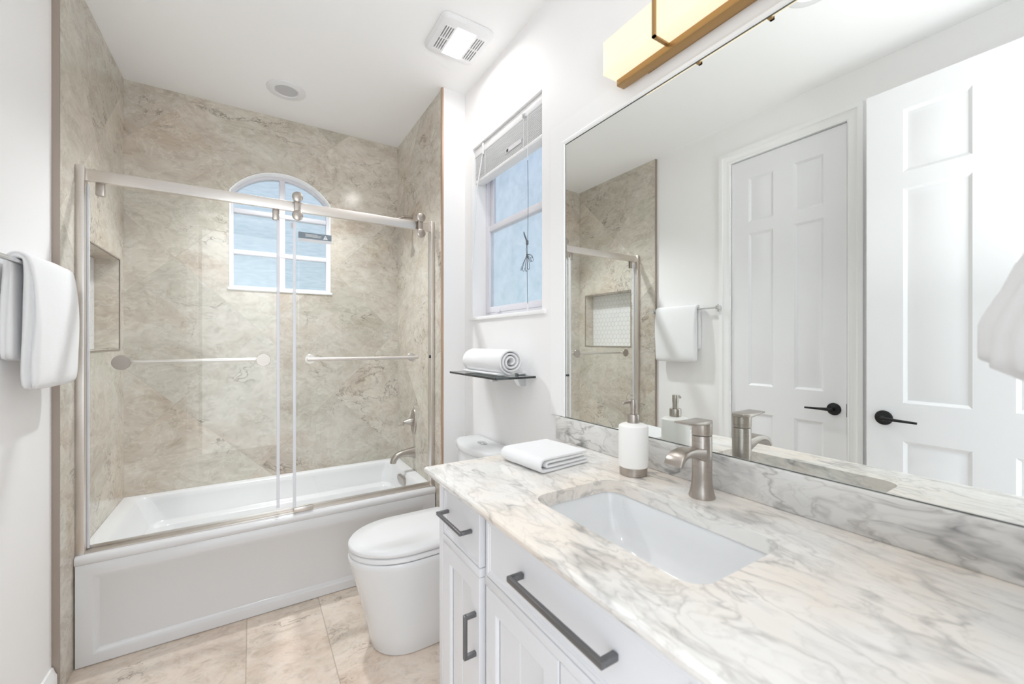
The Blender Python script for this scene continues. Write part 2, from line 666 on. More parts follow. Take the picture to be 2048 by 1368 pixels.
# ================================================================== ROOM SHELL
struct('floor', box(-0.80, 1.30, -2.2, 3.2, -0.10, 0.0), M['stone_floor'], 'beige stone-look tiled floor between tub and vanity', 'floor', smooth=0)
struct('ceiling', box(-0.80, 1.30, -2.2, 3.2, H, H + 0.10), M['ceiling'], 'smooth white painted ceiling', 'ceiling', smooth=0)

# painted left wall with an opening for the closet door
D1A, D1B, D1T = 0.93, 1.57, 2.49
b = box(XL - 0.12, XL, Y0 - 0.1, D1A, 0, H)
add_box(b, XL - 0.12, XL, D1B, YL - 0.002, 0, H)
add_box(b, XL - 0.12, XL, D1A, D1B, D1T, H)
struct('wall_left', b, M['paint'], 'white painted left wall with the towel bar and a door', 'wall', smooth=0)

# tiled left wall with niche
NY0, NY1, NZ0, NZ1, ND = 2.42, 2.975, 1.262, 1.735, 0.10
b = box(XT - 0.12, XT, YL, NY0, 0, H)
add_box(b, XT - 0.12, XT, NY1, YB + 0.12, 0, H)
add_box(b, XT - 0.12, XT, NY0, NY1, 0, NZ0)
add_box(b, XT - 0.12, XT, NY0, NY1, NZ1, H)
add_box(b, XT - 0.12, XT - ND - 0.002, NY0, NY1, NZ0, NZ1)
struct('wall_left_tiled', b, M['stone_side'], 'stone-look tiled wall with a niche left of the tub', 'wall', smooth=0)

# back wall with segmental arched opening
WX0, WX1, WZ0, WZS, WZA = -0.122, 0.455, 1.632, 2.235, 2.392
hw = (WX1 - WX0) / 2
rise = WZA - WZS
RA = (hw * hw + rise * rise) / (2 * rise)
wcx = (WX0 + WX1) / 2


def arch(x0, x1, zs, za, n=14):
    h = (x1 - x0) / 2
    rs = za - zs
    R = (h * h + rs * rs) / (2 * rs)
    cz = za - R
    a0 = math.asin(h / R)
    return [((x0 + x1) / 2 + R * math.sin(a0 - 2 * a0 * k / n), cz + R * math.cos(a0 - 2 * a0 * k / n)) for k in range(n + 1)]


b = box(XT - 0.12, WX0, YB, YB + 0.14, 0, H)
add_box(b, WX1, XR + 0.1, YB, YB + 0.14, 0, H)
add_box(b, WX0, WX1, YB, YB + 0.14, 0, WZ0)
poly = arch(WX0, WX1, WZS, WZA)       # right to left
poly = poly + [(WX0, H), (WX1, H)]
add_prism(b, poly, lambda x, z: (x, YB, z), lambda x, z: (x, YB + 0.14, z))
struct('wall_back', b, M['stone_back'], 'stone-look tiled back wall around the arched window', 'wall', smooth=0)

# tiled return at the tap end and its painted end face
struct('wall_right_tiled', box(XE, XR + 0.1, YE + 0.015, YB, 0, H), M['stone_side'], 'stone-look tiled wall carrying the tub taps', 'wall', smooth=0)
struct('wall_end', box(XE + 0.004, XR + 0.1, YE + 0.001, YE + 0.0145, 0, H), M['paint'], 'narrow white wall facing the room beside the tub', 'wall', smooth=0)

# right wall with window opening
VY0, VY1, VZ0, VZ1 = 1.44, 2.104, 1.435, 2.388
b = box(XR, XR + 0.14, Y0 - 0.1, VY0, 0, H)
add_box(b, XR, XR + 0.14, VY1, YE, 0, H)
add_box(b, XR, XR + 0.14, VY0, VY1, 0, VZ0)
add_box(b, XR, XR + 0.14, VY0, VY1, VZ1, H)
struct('wall_right', b, M['paint'], 'white painted right wall with window, shelf and mirror', 'wall', smooth=0)

# doorway wall behind the camera
b = box(0.40, XR, Y0 - 0.12, Y0, 0, H)
add_box(b, XL, -0.44, Y0 - 0.12, Y0, 0, H)
add_box(b, -0.44, 0.40, Y0 - 0.12, Y0, 2.50, H)
struct('wall_front', b, M['paint'], 'white wall holding the entrance doorway', 'wall', smooth=0)

# trims
struct('trim_1', box(XE - 0.006, XE + 0.004, YE - 0.003, YE + 0.014, 0.0, H), M['copper'], 'copper-coloured tile edge strip right of the tub', 'trim')
struct('trim_2', box(XL - 0.004, XT + 0.001, YL - 0.006, YL - 0.0005, 0.0, H), M['tan'], 'taupe tile edge strip on the left wall', 'trim')


def baseboard(name, x0, x1, y0, y1, label, side):
    b = bmesh.new()
    if side == 'L':
        prof = [(0, 0), (0.016, 0), (0.016, 0.085), (0.010, 0.098), (0.006, 0.115), (0, 0.118)]
        add_prism(b, prof, lambda p, z: (x0 + p, y0, z), lambda p, z: (x0 + p, y1, z))
    else:
        prof = [(0, 0), (0.016, 0), (0.016, 0.085), (0.010, 0.098), (0.006, 0.115), (0, 0.118)]
        add_prism(b, prof, lambda p, z: (x1 - p, y0, z), lambda p, z: (x1 - p, y1, z))
    return struct(name, b, M['trim'], label, 'baseboard')


baseboard('baseboard_left', XL, XL, 1.66, YL - 0.008, 'white baseboard along the left wall', 'L')
baseboard('baseboard_right', XR, XR, 1.26, YE, 'white baseboard behind the toilet', 'R')

# window sill of the right window
struct('trim_3', box(XR - 0.012, XR + 0.055, VY0 - 0.03, VY1 + 0.03, VZ0 - 0.014, VZ0 + 0.004, bev=0.003), M['trim'], 'thin pale sill under the right window', 'window sill')


# ================================================================== WINDOWS
def bar_xz(bm, x0, x1, z0, z1, y0, y1, bev=0.003):
    add_box(bm, x0, x1, y0, y1, z0, z1, bev)


# arched window in the back wall
w2 = thing('window_1', ((WX0 + WX1) / 2, YB + 0.10, WZ0), 'arched white window with obscure glass in the tiled back wall', 'window', kind='structure')
fy0, fy1 = YB + 0.055, YB + 0.105
b = bmesh.new()
fw_ = 0.022
outer = [(WX0, WZ0), (WX1, WZ0)] + arch(WX0, WX1, WZS, WZA)
inner = [(WX0 + fw_, WZ0 + fw_), (WX1 - fw_, WZ0 + fw_)] + arch(WX0 + fw_, WX1 - fw_, WZS, WZA - 0.026)
outer = [(x, z) for x, z in outer]
loops = [[(x, fy1, z) for x, z in outer], [(x, fy0, z) for x, z in outer], [(x, fy0, z) for x, z in inner], [(x, fy1, z) for x, z in inner]]
loops.append(loops[0])
add_loft(b, loops, False, False)
obj('window_frame', b, M['frame_win'], w2)
b = bmesh.new()
bar_xz(b, wcx - 0.017, wcx + 0.017, WZ0 + fw_, WZA - 0.024, fy0 + 0.006, fy1)
for zc in (2.128, 1.868):
    bar_xz(b, WX0 + fw_, WX1 - fw_, zc - 0.014, zc + 0.014, fy0 + 0.004, fy1 - 0.002)
obj('glazing_bar', b, M['frame_win'], w2)
b = bmesh.new()
ipoly = [(WX0 + fw_, WZ0 + fw_), (WX1 - fw_, WZ0 + fw_)] + arch(WX0 + fw_, WX1 - fw_, WZS, WZA - 0.026)
add_prism(b, ipoly, lambda x, z: (x, fy0 + 0.024, z), lambda x, z: (x, fy0 + 0.029, z))
obj('pane', b, M['pane_back'], w2, smooth=0)
obj('reveal', (lambda bb: (add_loft(bb, [[(x, YB + 0.002, z) for x, z in arch(WX0 + 0.001, WX1 - 0.001, WZS, WZA - 0.001)] + [(WX0 + 0.001, YB + 0.002, WZ0 + 0.001), (WX1 - 0.001, YB + 0.002, WZ0 + 0.001)],
                                     [(x, fy0, z) for x, z in arch(WX0 + 0.001, WX1 - 0.001, WZS, WZA - 0.001)] + [(WX0 + 0.001, fy0, WZ0 + 0.001), (WX1 - 0.001, fy0, WZ0 + 0.001)],
                                     [(x, fy0, z) for x, z in arch(WX0 + 0.009, WX1 - 0.009, WZS, WZA - 0.009)] + [(WX0 + 0.009, fy0, WZ0 + 0.009), (WX1 - 0.009, fy0, WZ0 + 0.009)],
                                     [(x, YB + 0.002, z) for x, z in arch(WX0 + 0.009, WX1 - 0.009, WZS, WZA - 0.009)] + [(WX0 + 0.009, YB + 0.002, WZ0 + 0.009), (WX1 - 0.009, YB + 0.002, WZ0 + 0.009)],
                                     [(x, YB + 0.002, z) for x, z in arch(WX0 + 0.001, WX1 - 0.001, WZS, WZA - 0.001)] + [(WX0 + 0.001, YB + 0.002, WZ0 + 0.001), (WX1 - 0.001, YB + 0.002, WZ0 + 0.001)]], False, False), bb)[1])(bmesh.new()), M['trim'], w2)
obj('sill', box(WX0 - 0.008, WX1 + 0.008, YB - 0.004, YB + 0.055, WZ0 - 0.012, WZ0 + 0.004, bev=0.002), M['trim'], w2)

# single hung window in the right wall
w1 = thing('window_2', (XR + 0.1, (VY0 + VY1) / 2, VZ0), 'white single-hung window above the glass shelf', 'window', kind='structure')
gx0, gx1 = XR + 0.085, XR + 0.125
b = bmesh.new()
add_box(b, gx0, gx1, VY0, VY0 + 0.02, VZ0, VZ1, 0.002)
add_box(b, gx0, gx1, VY1 - 0.02, VY1, VZ0, VZ1, 0.002)
add_box(b, gx0, gx1, VY0 + 0.02, VY1 - 0.02, VZ0, VZ0 + 0.03, 0.002)
add_box(b, gx0, gx1, VY0 + 0.02, VY1 - 0.02, VZ1 - 0.03, VZ1, 0.002)
obj('window_frame', b, M['frame_win'], w1)


def sash(x0, x1, z0, z1, name):
    b = bmesh.new()
    y0, y1 = VY0 + 0.02, VY1 - 0.02
    add_box(b, x0, x1, y0, y0 + 0.03, z0, z1, 0.003)
    add_box(b, x0, x1, y1 - 0.03, y1, z0, z1, 0.003)
    add_box(b, x0, x1, y0 + 0.03, y1 - 0.03, z0, z0 + 0.032, 0.003)
    add_box(b, x0, x1, y0 + 0.03, y1 - 0.03, z1 - 0.032, z1, 0.003)
    s = obj('sash', b, M['frame_win'], w1)
    obj('pane', box((x0 + x1) / 2, (x0 + x1) / 2 + 0.004, y0 + 0.03, y1 - 0.03, z0 + 0.032, z1 - 0.032), M['pane_side'], s, smooth=0)
    return s


sash(gx0 - 0.004, gx0 + 0.018, VZ0 + 0.03, 1.955, 'lower')
sash(gx0 + 0.020, gx0 + 0.040, 1.925, VZ1 - 0.03, 'upper')
b = box(gx0 - 0.018, gx0 - 0.004, 1.93, 1.97, 1.462, 1.472, 0.002)
obj('lift_tab', b, M['frame_win'], w1)

# raised blind
bl = thing('window_blind', (XR + 0.045, (VY0 + VY1) / 2, 2.19), 'white slatted blind raised to the top of the right window', 'window blind')
by0, by1 = VY0 + 0.006, VY1 - 0.006
obj('head_rail', box(XR + 0.012, XR + 0.065, by0, by1, VZ1 - 0.048, VZ1 - 0.004, bev=0.003), M['plastic'], bl)
b = bmesh.new()
for k in range(16):
    z = 2.212 + k * 0.0078
    add_box(b, XR + 0.014, XR + 0.064, by0 + 0.004, by1 - 0.004, z, z + 0.0032, 0.0008, 1)
obj('slat_stack', b, M['plastic'], bl)
obj('bottom_rail', box(XR + 0.013, XR + 0.065, by0 + 0.003, by1 - 0.003, 2.190, 2.208, bev=0.004), M['plastic'], bl)
obj('rail_clip', box(XR + 0.004, XR + 0.012, 1.585, 1.600, VZ1 - 0.052, VZ1 - 0.030, bev=0.002), M['chrome'], bl)
obj('rail_clip', box(XR + 0.004, XR + 0.012, 1.985, 2.000, VZ1 - 0.066, VZ1 - 0.004, bev=0.002), M['plastic'], bl)
for yy in (1.60, 1.975):
    obj('ladder_tape', tube([(XR + 0.011, yy, 2.19), (XR + 0.011, yy, VZ1 - 0.04)], 0.0013, n=6), M['white_cord'], bl)
b = tube([(XR + 0.010, 2.00, 2.330), (XR - 0.002, 2.045, 2.15), (XR - 0.018, 2.075, 1.70)], [0.0035, 0.004, 0.0045], n=8)
obj('tilt_wand', b, M['plastic'], bl)
lab = obj('blind_tag', box(XR + 0.0105, XR + 0.0128, 1.62, 1.76, 2.236, 2.254), M['sticker_pale'], bl)
obj('tag_print', box(XR + 0.0098, XR + 0.0104, 1.735, 1.752, 2.238, 2.252), M['ink_dark'], lab)
# pull cord with a tied bundle
cy, cxx = 1.555, XR + 0.004
pts = [(cxx, cy, VZ1 - 0.05)]
for k in range(1, 22):
    t = k / 21
    pts.append((cxx + 0.002 * math.sin(t * 7), cy + 0.004 * math.sin(t * 9), VZ1 - 0.05 - t * (VZ1 - 0.05 - 1.455)))
obj('pull_cord', tube(pts[:6], 0.0013, n=6), M['white_cord'], bl)
obj('pull_cord', tube(pts[5:], 0.0011, n=6), M['grey_cord'], bl)
b = bmesh.new()
for (th_, L_, w_) in ((-52, 0.080, 0.012), (-66, 0.076, 0.020), (-86, 0.074, 0.020), (-104, 0.070, 0.019), (-148, 0.060, 0.015), (-160, 0.048, 0.010), (-136, 0.050, 0.012)):
    ca, sa = math.cos(math.radians(th_)), math.sin(math.radians(th_))
    lp = []
    for k in range(29):
        t = 2 * PI * k / 28
        al, pe = L_ * (1 - math.cos(t)) / 2, w_ * math.sin(t) * (0.35 + 0.65 * (1 - math.cos(t)) / 2)
        lp.append((cxx - 0.005 + 0.004 * math.sin(t), cy + al * ca - pe * sa, 1.695 + al * sa + pe * ca))
    add_tube(b, lp, 0.0011, n=5)
add_tube(b, [(cxx - 0.003, cy + 0.002, 1.75), (cxx - 0.004, cy + 0.006, 1.72), (cxx - 0.004, cy, 1.695)], 0.0016, n=6)
add_lathe(b, [(0.0, -0.006), (0.004, -0.004), (0.004, 0.004), (0.0, 0.006)], (cxx - 0.004, cy, 1.695), n=10)
add_tube(b, [(cxx - 0.004, cy, 1.755), (cxx - 0.006, cy + 0.018, 1.79), (cxx - 0.004, cy + 0.026, 1.805)], [0.004, 0.0035, 0.002], n=7)
add_lathe(b, [(0.0, -0.012), (0.006, -0.010), (0.006, 0.008), (0.0, 0.012)], (cxx - 0.003, cy, 1.752), n=10)
obj('cord_bundle', b, M['grey_cord'], bl)
obj('cord_tassel', tube([(cxx, cy, 1.475), (cxx - 0.001, cy, 1.452), (cxx - 0.004, cy - 0.006, 1.438)], [0.003, 0.005, 0.003], n=8), M['plastic'], bl)


# ================================================================== DOORS (seen in the mirror)
def six_panel(x_face, y0, y1, z0, z1, thick, cols, rows):
    """moulded door leaf facing +x"""
    b = bmesh.new()
    ys = [y0]
    for a, c in cols:
        ys += [a, c]
    ys.append(y1)
    zs = [z0]
    for a, c in rows:
        zs += [a, c]
    zs.append(z1)
    add_box(b, x_face - thick, x_face - 0.012, y0, y1, z0, z1)
    for i in range(len(ys) - 1):
        for j in range(len(zs) - 1):
            a0, a1, c0, c1 = ys[i], ys[i + 1], zs[j], zs[j + 1]
            if i % 2 == 1 and j % 2 == 1:
                def lp(ins, d):
                    return [(x_face - d, a0 + ins, c0 + ins), (x_face - d, a1 - ins, c0 + ins), (x_face - d, a1 - ins, c1 - ins), (x_face - d, a0 + ins, c1 - ins)]
                add_loft(b, [lp(0, 0.012), lp(0, 0.0), lp(0.006, 0.004), lp(0.013, 0.010), lp(0.017, 0.010), lp(0.042, 0.0025)], True, True)
            else:
                add_box(b, x_face - 0.012, x_face, a0, a1, c0, c1)
    return b


def lever(parent, x, y, z, d, mat):
    h = obj('door_handle', lathe([(0.0, 0.0), (0.033, 0.0), (0.034, 0.004), (0.031, 0.010), (0.018, 0.013), (0.011, 0.016), (0.011, 0.042), (0.0, 0.042)], (x, y, z), 'X', 36), mat, parent)
    pts = [(x + 0.036, y, z), (x + 0.046, y + d * 0.02, z), (x + 0.048, y + d * 0.06, z - 0.001), (x + 0.047, y + d * 0.125, z - 0.003)]
    obj('lever', tube(pts, [0.011, 0.009, 0.0065, 0.005], n=12), mat, h)


def panels(y0, y1, w, gap):
    c = (y0 + y1) / 2
    return [(c - gap / 2 - w, c - gap / 2), (c + gap / 2, c + gap / 2 + w)]


ROWS = [(0.24, 0.848), (1.022, 2.0), (2.075, 2.36)]
dr = thing('door_1', (XL - 0.02, D1A, 0), 'closed white six-panel door in the left wall, black lever near its edge', 'door', kind='structure')
obj('door_leaf', six_panel(XL - 0.006, D1A + 0.004, D1B - 0.004, 0.008, D1T - 0.006, 0.034, panels(D1A, D1B, 0.150, 0.115), ROWS), M['door'], dr)
lever(dr, XL - 0.006, D1A + 0.062, 0.93, 1, M['black'])
obj('latch_plate', box(XL - 0.008, XL - 0.001, D1A + 0.0005, D1A + 0.0038, 0.895, 0.965), M['black'], dr)
for z in (2.24, 1.56, 0.93):
    b = bmesh.new()
    add_lathe(b, [(0.0, -0.045), (0.006, -0.045), (0.006, 0.045), (0.0, 0.045)], (XL + 0.006, D1B + 0.001, z), n=12)
    obj('hinge', b, M['trim'], dr)
# casing around door 1
b = bmesh.new()


def casing(b, y0, y1, zt, wid=0.07):
    def prof(ins):
        return [(y0 - ins, 0), (y0 - ins, zt + ins), (y1 + ins, zt + ins), (y1 + ins, 0)]
    steps = [(0.0, 0.0), (0.0, 0.010), (0.008, 0.013), (0.016, 0.010), (0.040, 0.014), (0.048, 0.020), (wid, 0.020), (wid, 0.0)]
    loops = [[(XL + h, y, z) for y, z in prof(i)] for i, h in steps]
    add_loft(b, loops, False, False, closed=False)


casing(b, D1A - 0.003, D1B + 0.003, D1T)
struct('trim_4', b, M['trim'], 'white moulded casing around the closed door', 'door casing')

DX = -0.42
d2 = thing('door_2', (DX, Y0 + 0.005, 0), 'open white six-panel entrance door standing beside the left wall', 'door', kind='structure')
dy0, dy1 = Y0 + 0.005, 0.785
obj('door_leaf', six_panel(DX, dy0, dy1, 0.01, 2.475, 0.036, panels(dy0, dy1, 0.215, 0.115), ROWS), M['door'], d2)
lever(d2, DX, dy1 - 0.065, 0.945, -1, M['black'])
obj('latch', box(DX - 0.022, DX - 0.012, dy1, dy1 + 0.004, 0.925, 0.965), M['chrome'], d2)

# ================================================================== NICHE LINING
nx = XT - ND
nt = thing('shower_niche', (nx, (NY0 + NY1) / 2, NZ0), 'recessed shower niche lined with pale hexagon mosaic', 'niche', kind='structure')
b = bmesh.new()
r = 0.0255
pitch = r * math.sqrt(3)
row = 0
z = NZ0 + 0.012
while z < NZ1 + 0.01:
    y = NY0 + 0.008 + (pitch / 2 if row % 2 else 0)
    while y < NY1 + 0.01:
        poly = []
        for k in range(6):
            a = PI / 6 + k * PI / 3
            py = min(max(y + (r - 0.0013) * math.cos(a), NY0 + 0.002), NY1 - 0.002)
            pz = min(max(z + (r - 0.0013) * math.sin(a), NZ0 + 0.002), NZ1 - 0.002)
            poly.append((py, pz))
        if max(p[0] for p in poly) - min(p[0] for p in poly) > 0.008 and max(p[1] for p in poly) - min(p[1] for p in poly) > 0.008:
            lo = [(nx + 0.0005, p[0], p[1]) for p in poly]
            hi = [(nx + 0.004, p[0], p[1]) for p in poly]
            v0 = [b.verts.new(p) for p in lo]
            v1 = [b.verts.new(p) for p in hi]
            b.faces.new(v1)
            for i in range(6):
                try:
                    b.faces.new((v0[i], v0[(i + 1) % 6], v1[(i + 1) % 6], v1[i]))
                except ValueError:
                    pass
        y += pitch
    z += r * 1.5
    row += 1
bmesh.ops.recalc_face_normals(b, faces=b.faces[:])
obj('hexagon_mosaic', b, M['hex'], nt, smooth=0)
obj('grout_bed', box(nx - 0.0015, nx + 0.0028, NY0 + 0.001, NY1 - 0.001, NZ0 + 0.001, NZ1 - 0.001), M['grout'], nt, smooth=0)
b = bmesh.new()
t = 0.006
add_box(b, XT - 0.002, XT + 0.003, NY0 - t, NY1 + t, NZ1, NZ1 + t)
add_box(b, XT - 0.002, XT + 0.003, NY0 - t, NY1 + t, NZ0 - t, NZ0)
add_box(b, XT - 0.002, XT + 0.003, NY0 - t, NY0, NZ0, NZ1)
add_box(b, XT - 0.002, XT + 0.003, NY1, NY1 + t, NZ0, NZ1)
obj('edge_strip', b, M['tan'], nt)

# ================================================================== BATHTUB
tub = thing('bathtub', ((XT + XE) / 2, (YT + YB) / 2, 0), 'white alcove bathtub with a recessed front panel', 'bathtub')
RIM = 0.445
b = bmesh.new()
tx0, tx1 = XT + 0.001, XE - 0.001
cx, cy_ = (tx0 + tx1) / 2, (YT + YB - 0.001) / 2
hx, hy = (tx1 - tx0) / 2, (YB - 0.001 - YT) / 2


def rl(x0, x1, y0, y1, r, z, n=8):
    return [(x, y, z) for x, y in rr((x0 + x1) / 2, (y0 + y1) / 2, (x1 - x0) / 2, (y1 - y0) / 2, r, n)]


O = 0.004
loops = [rl(tx0, tx1, YT + 0.03, YB - 0.001, O, 0.0),
         rl(tx0, tx1, YT + 0.03, YB - 0.001, O, RIM - 0.050),
         rl(tx0, tx1, YT + 0.008, YB - 0.001, O, RIM - 0.037),
         rl(tx0, tx1, YT + 0.001, YB - 0.001, O, RIM - 0.027),
         rl(tx0, tx1, YT + 0.001, YB - 0.001, O, RIM - 0.016),
         rl(tx0, tx1, YT + 0.006, YB - 0.001, O, RIM - 0.005),
         rl(tx0, tx1, YT + 0.016, YB - 0.001, O, RIM),
         rl(tx0 + 0.06, tx1 - 0.055, YT + 0.085, YB - 0.050, 0.05, RIM),
         rl(tx0 + 0.067, tx1 - 0.060, YT + 0.090, YB - 0.055, 0.05, RIM - 0.006),
         rl(tx0 + 0.080, tx1 - 0.066, YT + 0.094, YB - 0.060, 0.055, RIM - 0.03),
         rl(tx0 + 0.125, tx1 - 0.085, YT + 0.100, YB - 0.072, 0.07, RIM - 0.135),
         rl(tx0 + 0.135, tx1 - 0.088, YT + 0.106, YB - 0.078, 0.07, RIM - 0.142),
         rl(tx0 + 0.150, tx1 - 0.096, YT + 0.118, YB - 0.112, 0.07, RIM - 0.148),
         rl(tx0 + 0.158, tx1 - 0.099, YT + 0.122, YB - 0.120, 0.07, RIM - 0.156),
         rl(tx0 + 0.235, tx1 - 0.125, YT + 0.135, YB - 0.140, 0.09, RIM - 0.30),
         rl(tx0 + 0.275, tx1 - 0.150, YT + 0.155, YB - 0.160, 0.09, RIM - 0.335),
         rl(tx0 + 0.330, tx1 - 0.200, YT + 0.200, YB - 0.205, 0.09, RIM - 0.345)]
add_loft(b, loops)
obj('tub_shell', b, M['acrylic'], tub, smooth=50)


def xz(x0, x1, z0, z1, y):
    return [(x0, y, z0), (x1, y, z0), (x1, y, z1), (x0, y, z1)]


b = bmesh.new()
add_loft(b, [xz(tx0 + 0.002, tx1 - 0.002, 0.001, RIM - 0.036, YT + 0.029), xz(tx0 + 0.002, tx1 - 0.002, 0.001, RIM - 0.036, YT + 0.009),
             xz(tx0 + 0.004, tx1 - 0.004, 0.005, RIM - 0.042, YT + 0.005),
             xz(tx0 + 0.052, tx1 - 0.052, 0.040, RIM - 0.080, YT + 0.005), xz(tx0 + 0.058, tx1 - 0.058, 0.046, RIM - 0.088, YT + 0.008),
             xz(tx0 + 0.072, tx1 - 0.072, 0.060, RIM - 0.108, YT + 0.022)], False, True)
obj('front_panel', b, M['acrylic'], tub, smooth=40)
ox = tx1 - 0.072
b = bmesh.new()
pl = rr(2.715, 0, 0.078, 0.024, 0.0235, 8)
add_loft(b, [[(ox + 0.004, y, 0.388 + zz) for y, zz in pl], [(ox - 0.008, y, 0.388 + zz) for y, zz in pl],
             [(ox - 0.012, 2.715 + (y - 2.715) * 0.94, 0.388 + zz * 0.85) for y, zz in pl]])
obj('overflow_cover', b, M['nickel'], tub)
obj('drain', lathe([(0.0, 0), (0.032, 0), (0.034, 0.003), (0.026, 0.006), (0.0, 0.006)], (tx1 - 0.26, cy_, RIM - 0.345)), M['nickel'], tub)

# tub filler
sp = thing('tub_spout', (XE, 2.69, 0.545), 'brushed nickel tub spout on the tiled wall', 'tub spout')
secs = [((XE - 0.000, 0.565), 0.026, 0.036), ((XE - 0.010, 0.565), 0.025, 0.034), ((XE - 0.05, 0.568), 0.021, 0.025), ((XE - 0.085, 0.566), 0.021, 0.020),
        ((XE - 0.115, 0.556), 0.021, 0.019), ((XE - 0.135, 0.536), 0.021, 0.019), ((XE - 0.142, 0.512), 0.020, 0.018)]
loops = []
angs = [0, 0, 0, 10, 35, 65, 85]
for (pc, wy, hz), an in zip(secs, angs):
    a = math.radians(an)
    lp = []
    for k in range(24):
        q = 2 * PI * k / 24
        ly, lz = wy * math.copysign(abs(math.cos(q)) ** 0.7, math.cos(q)), hz * math.copysign(abs(math.sin(q)) ** 0.7, math.sin(q))
        lp.append((pc[0] - lz * math.sin(a), 2.69 + ly, pc[1] + lz * math.cos(a)))
    loops.append(lp)
obj('spout_body', add_loft(bmesh.new(), loops), M['nickel'], sp, smooth=50)
vl = thing('tub_valve', (XE, 2.69, 0.70), 'brushed nickel valve handle with tall oval plate above the tub spout', 'tub valve')
loops = []
for d, sc in ((0.0, 1.0), (0.004, 1.0), (0.009, 0.93), (0.013, 0.80)):
    loops.append([(XE - d, 2.69 + 0.048 * sc * math.cos(2 * PI * k / 36), 0.770 + 0.085 * sc * math.sin(2 * PI * k / 36)) for k in range(36)])
obj('escutcheon', add_loft(bmesh.new(), loops), M['nickel'], vl, smooth=50)
b = lathe([(0.0, 0.0), (0.026, 0.0), (0.026, -0.014), (0.024, -0.020), (0.014, -0.045), (0.009, -0.058), (0.011, -0.064), (0.007, -0.070), (0.0, -0.071)], (XE - 0.012, 2.69, 0.770), 'X', 28)
obj('valve_handle', b, M['nickel'], vl)
obj('lever', tube([(XE - 0.068, 2.69, 0.772), (XE - 0.073, 2.69, 0.757), (XE - 0.076, 2.69, 0.748)], [0.007, 0.006, 0.004], n=10), M['nickel'], vl)

# shower head, mostly behind the header rail
sh = thing('wall_shower', (XE, 2.72, 2.12), 'nickel shower head on a short arm behind the door rail', 'shower head')
obj('shower_arm', tube([(XE, 2.72, 2.14), (XE - 0.06, 2.72, 2.137), (XE - 0.10, 2.72, 2.115), (XE - 0.125, 2.72, 2.085)], 0.009, n=12), M['nickel'], sh)
b = lathe([(0.0, 0.0), (0.012, 0.0), (0.014, -0.015), (0.034, -0.034), (0.036, -0.046), (0.033, -0.05), (0.0, -0.05)], (0, 0, 0), n=28)
b.transform(Matrix.Translation((XE - 0.123, 2.72, 2.092)) @ Matrix.Rotation(math.radians(38), 4, 'Y'))
obj('spray_head', b, M['nickel'], sh)

# ================================================================== SHOWER ENCLOSURE
en = thing('shower_enclosure', (0.16, 2.345, RIM), 'frameless sliding glass tub doors with brushed nickel rail', 'shower door')
RY0, RY1 = 2.335, 2.357
obj('header_rail', box(XT + 0.026, XE - 0.022, RY0, RY1, 1.955, 2.003, bev=0.002), M['nickel_door'], en)
obj('side_jamb', box(XT, XT + 0.026, RY0 - 0.012, RY1 + 0.016, RIM, 2.012, bev=0.002), M['nickel_door'], en)
obj('side_jamb', box(XE - 0.022, XE, RY0 - 0.012, RY1 + 0.016, RIM, 2.012, bev=0.002), M['nickel_door'], en)
b = bmesh.new()
add_box(b, XT + 0.026, XE - 0.022, RY0 - 0.008, RY1 + 0.016, RIM, RIM + 0.007, 0.001)
add_box(b, XT + 0.026, XE - 0.022, RY1 + 0.010, RY1 + 0.015, RIM + 0.006, RIM + 0.018, 0.001)
obj('bottom_track', b, M['nickel_door'], en)
# fixed panel (left, behind the rail plane)
GF0, GF1 = 2.361, 2.367
fx1 = 0.105
fp_ = obj('fixed_glass_panel', box(XT + 0.020, fx1, GF0, GF1, RIM + 0.008, 1.945), M['glass'], en, smooth=0)
obj('edge_seal', box(fx1 - 0.004, fx1 + 0.010, GF0 - 0.003, GF1 + 0.003, RIM + 0.03, 1.925, bev=0.001), M['seal'], fp_)
obj('edge_seal', box(XT + 0.026, XT + 0.033, GF0 - 0.003, GF1 + 0.003, RIM + 0.01, 1.945, bev=0.001), M['seal'], fp_)
for x in (-0.535, 0.098):
    b = box(x - 0.014, x + 0.014, GF0 - 0.006, GF0, 1.905, 1.965, bev=0.003)
    add_box(b, x - 0.014, x + 0.014, GF1, GF1 + 0.006, 1.905, 1.96, bev=0.003)
    obj('glass_clamp', b, M['nickel'], fp_)


def disc(x, y, z, r, d, mat, parent, name):
    prof = [(0.0, 0.0), (r * 0.97, 0.0), (r, 0.001), (r, d - 0.002), (r * 0.93, d), (0.0, d)]
    return obj(name, lathe(prof, (x, y, z), 'Y', 32), mat, parent)


tb = obj('towel_bar', tube([(-0.475, GF1 + 0.038, 1.213), (0.045, GF1 + 0.038, 1.213)], 0.0095, n=16), M['nickel_door'], fp_)
for x in (-0.470, 0.045):
    b = lathe([(0.0, 0.0), (0.030, 0.0), (0.031, 0.002), (0.031, 0.006), (0.028, 0.009), (0.0, 0.009)], (x, GF0 - 0.009, 1.213), 'Y', 32)
    obj('mounting_disc', b, M['nickel'], tb)
    obj('bar_post', tube([(x, GF1, 1.213), (x, GF1 + 0.038, 1.213)], 0.009, n=12), M['nickel_door'], tb)
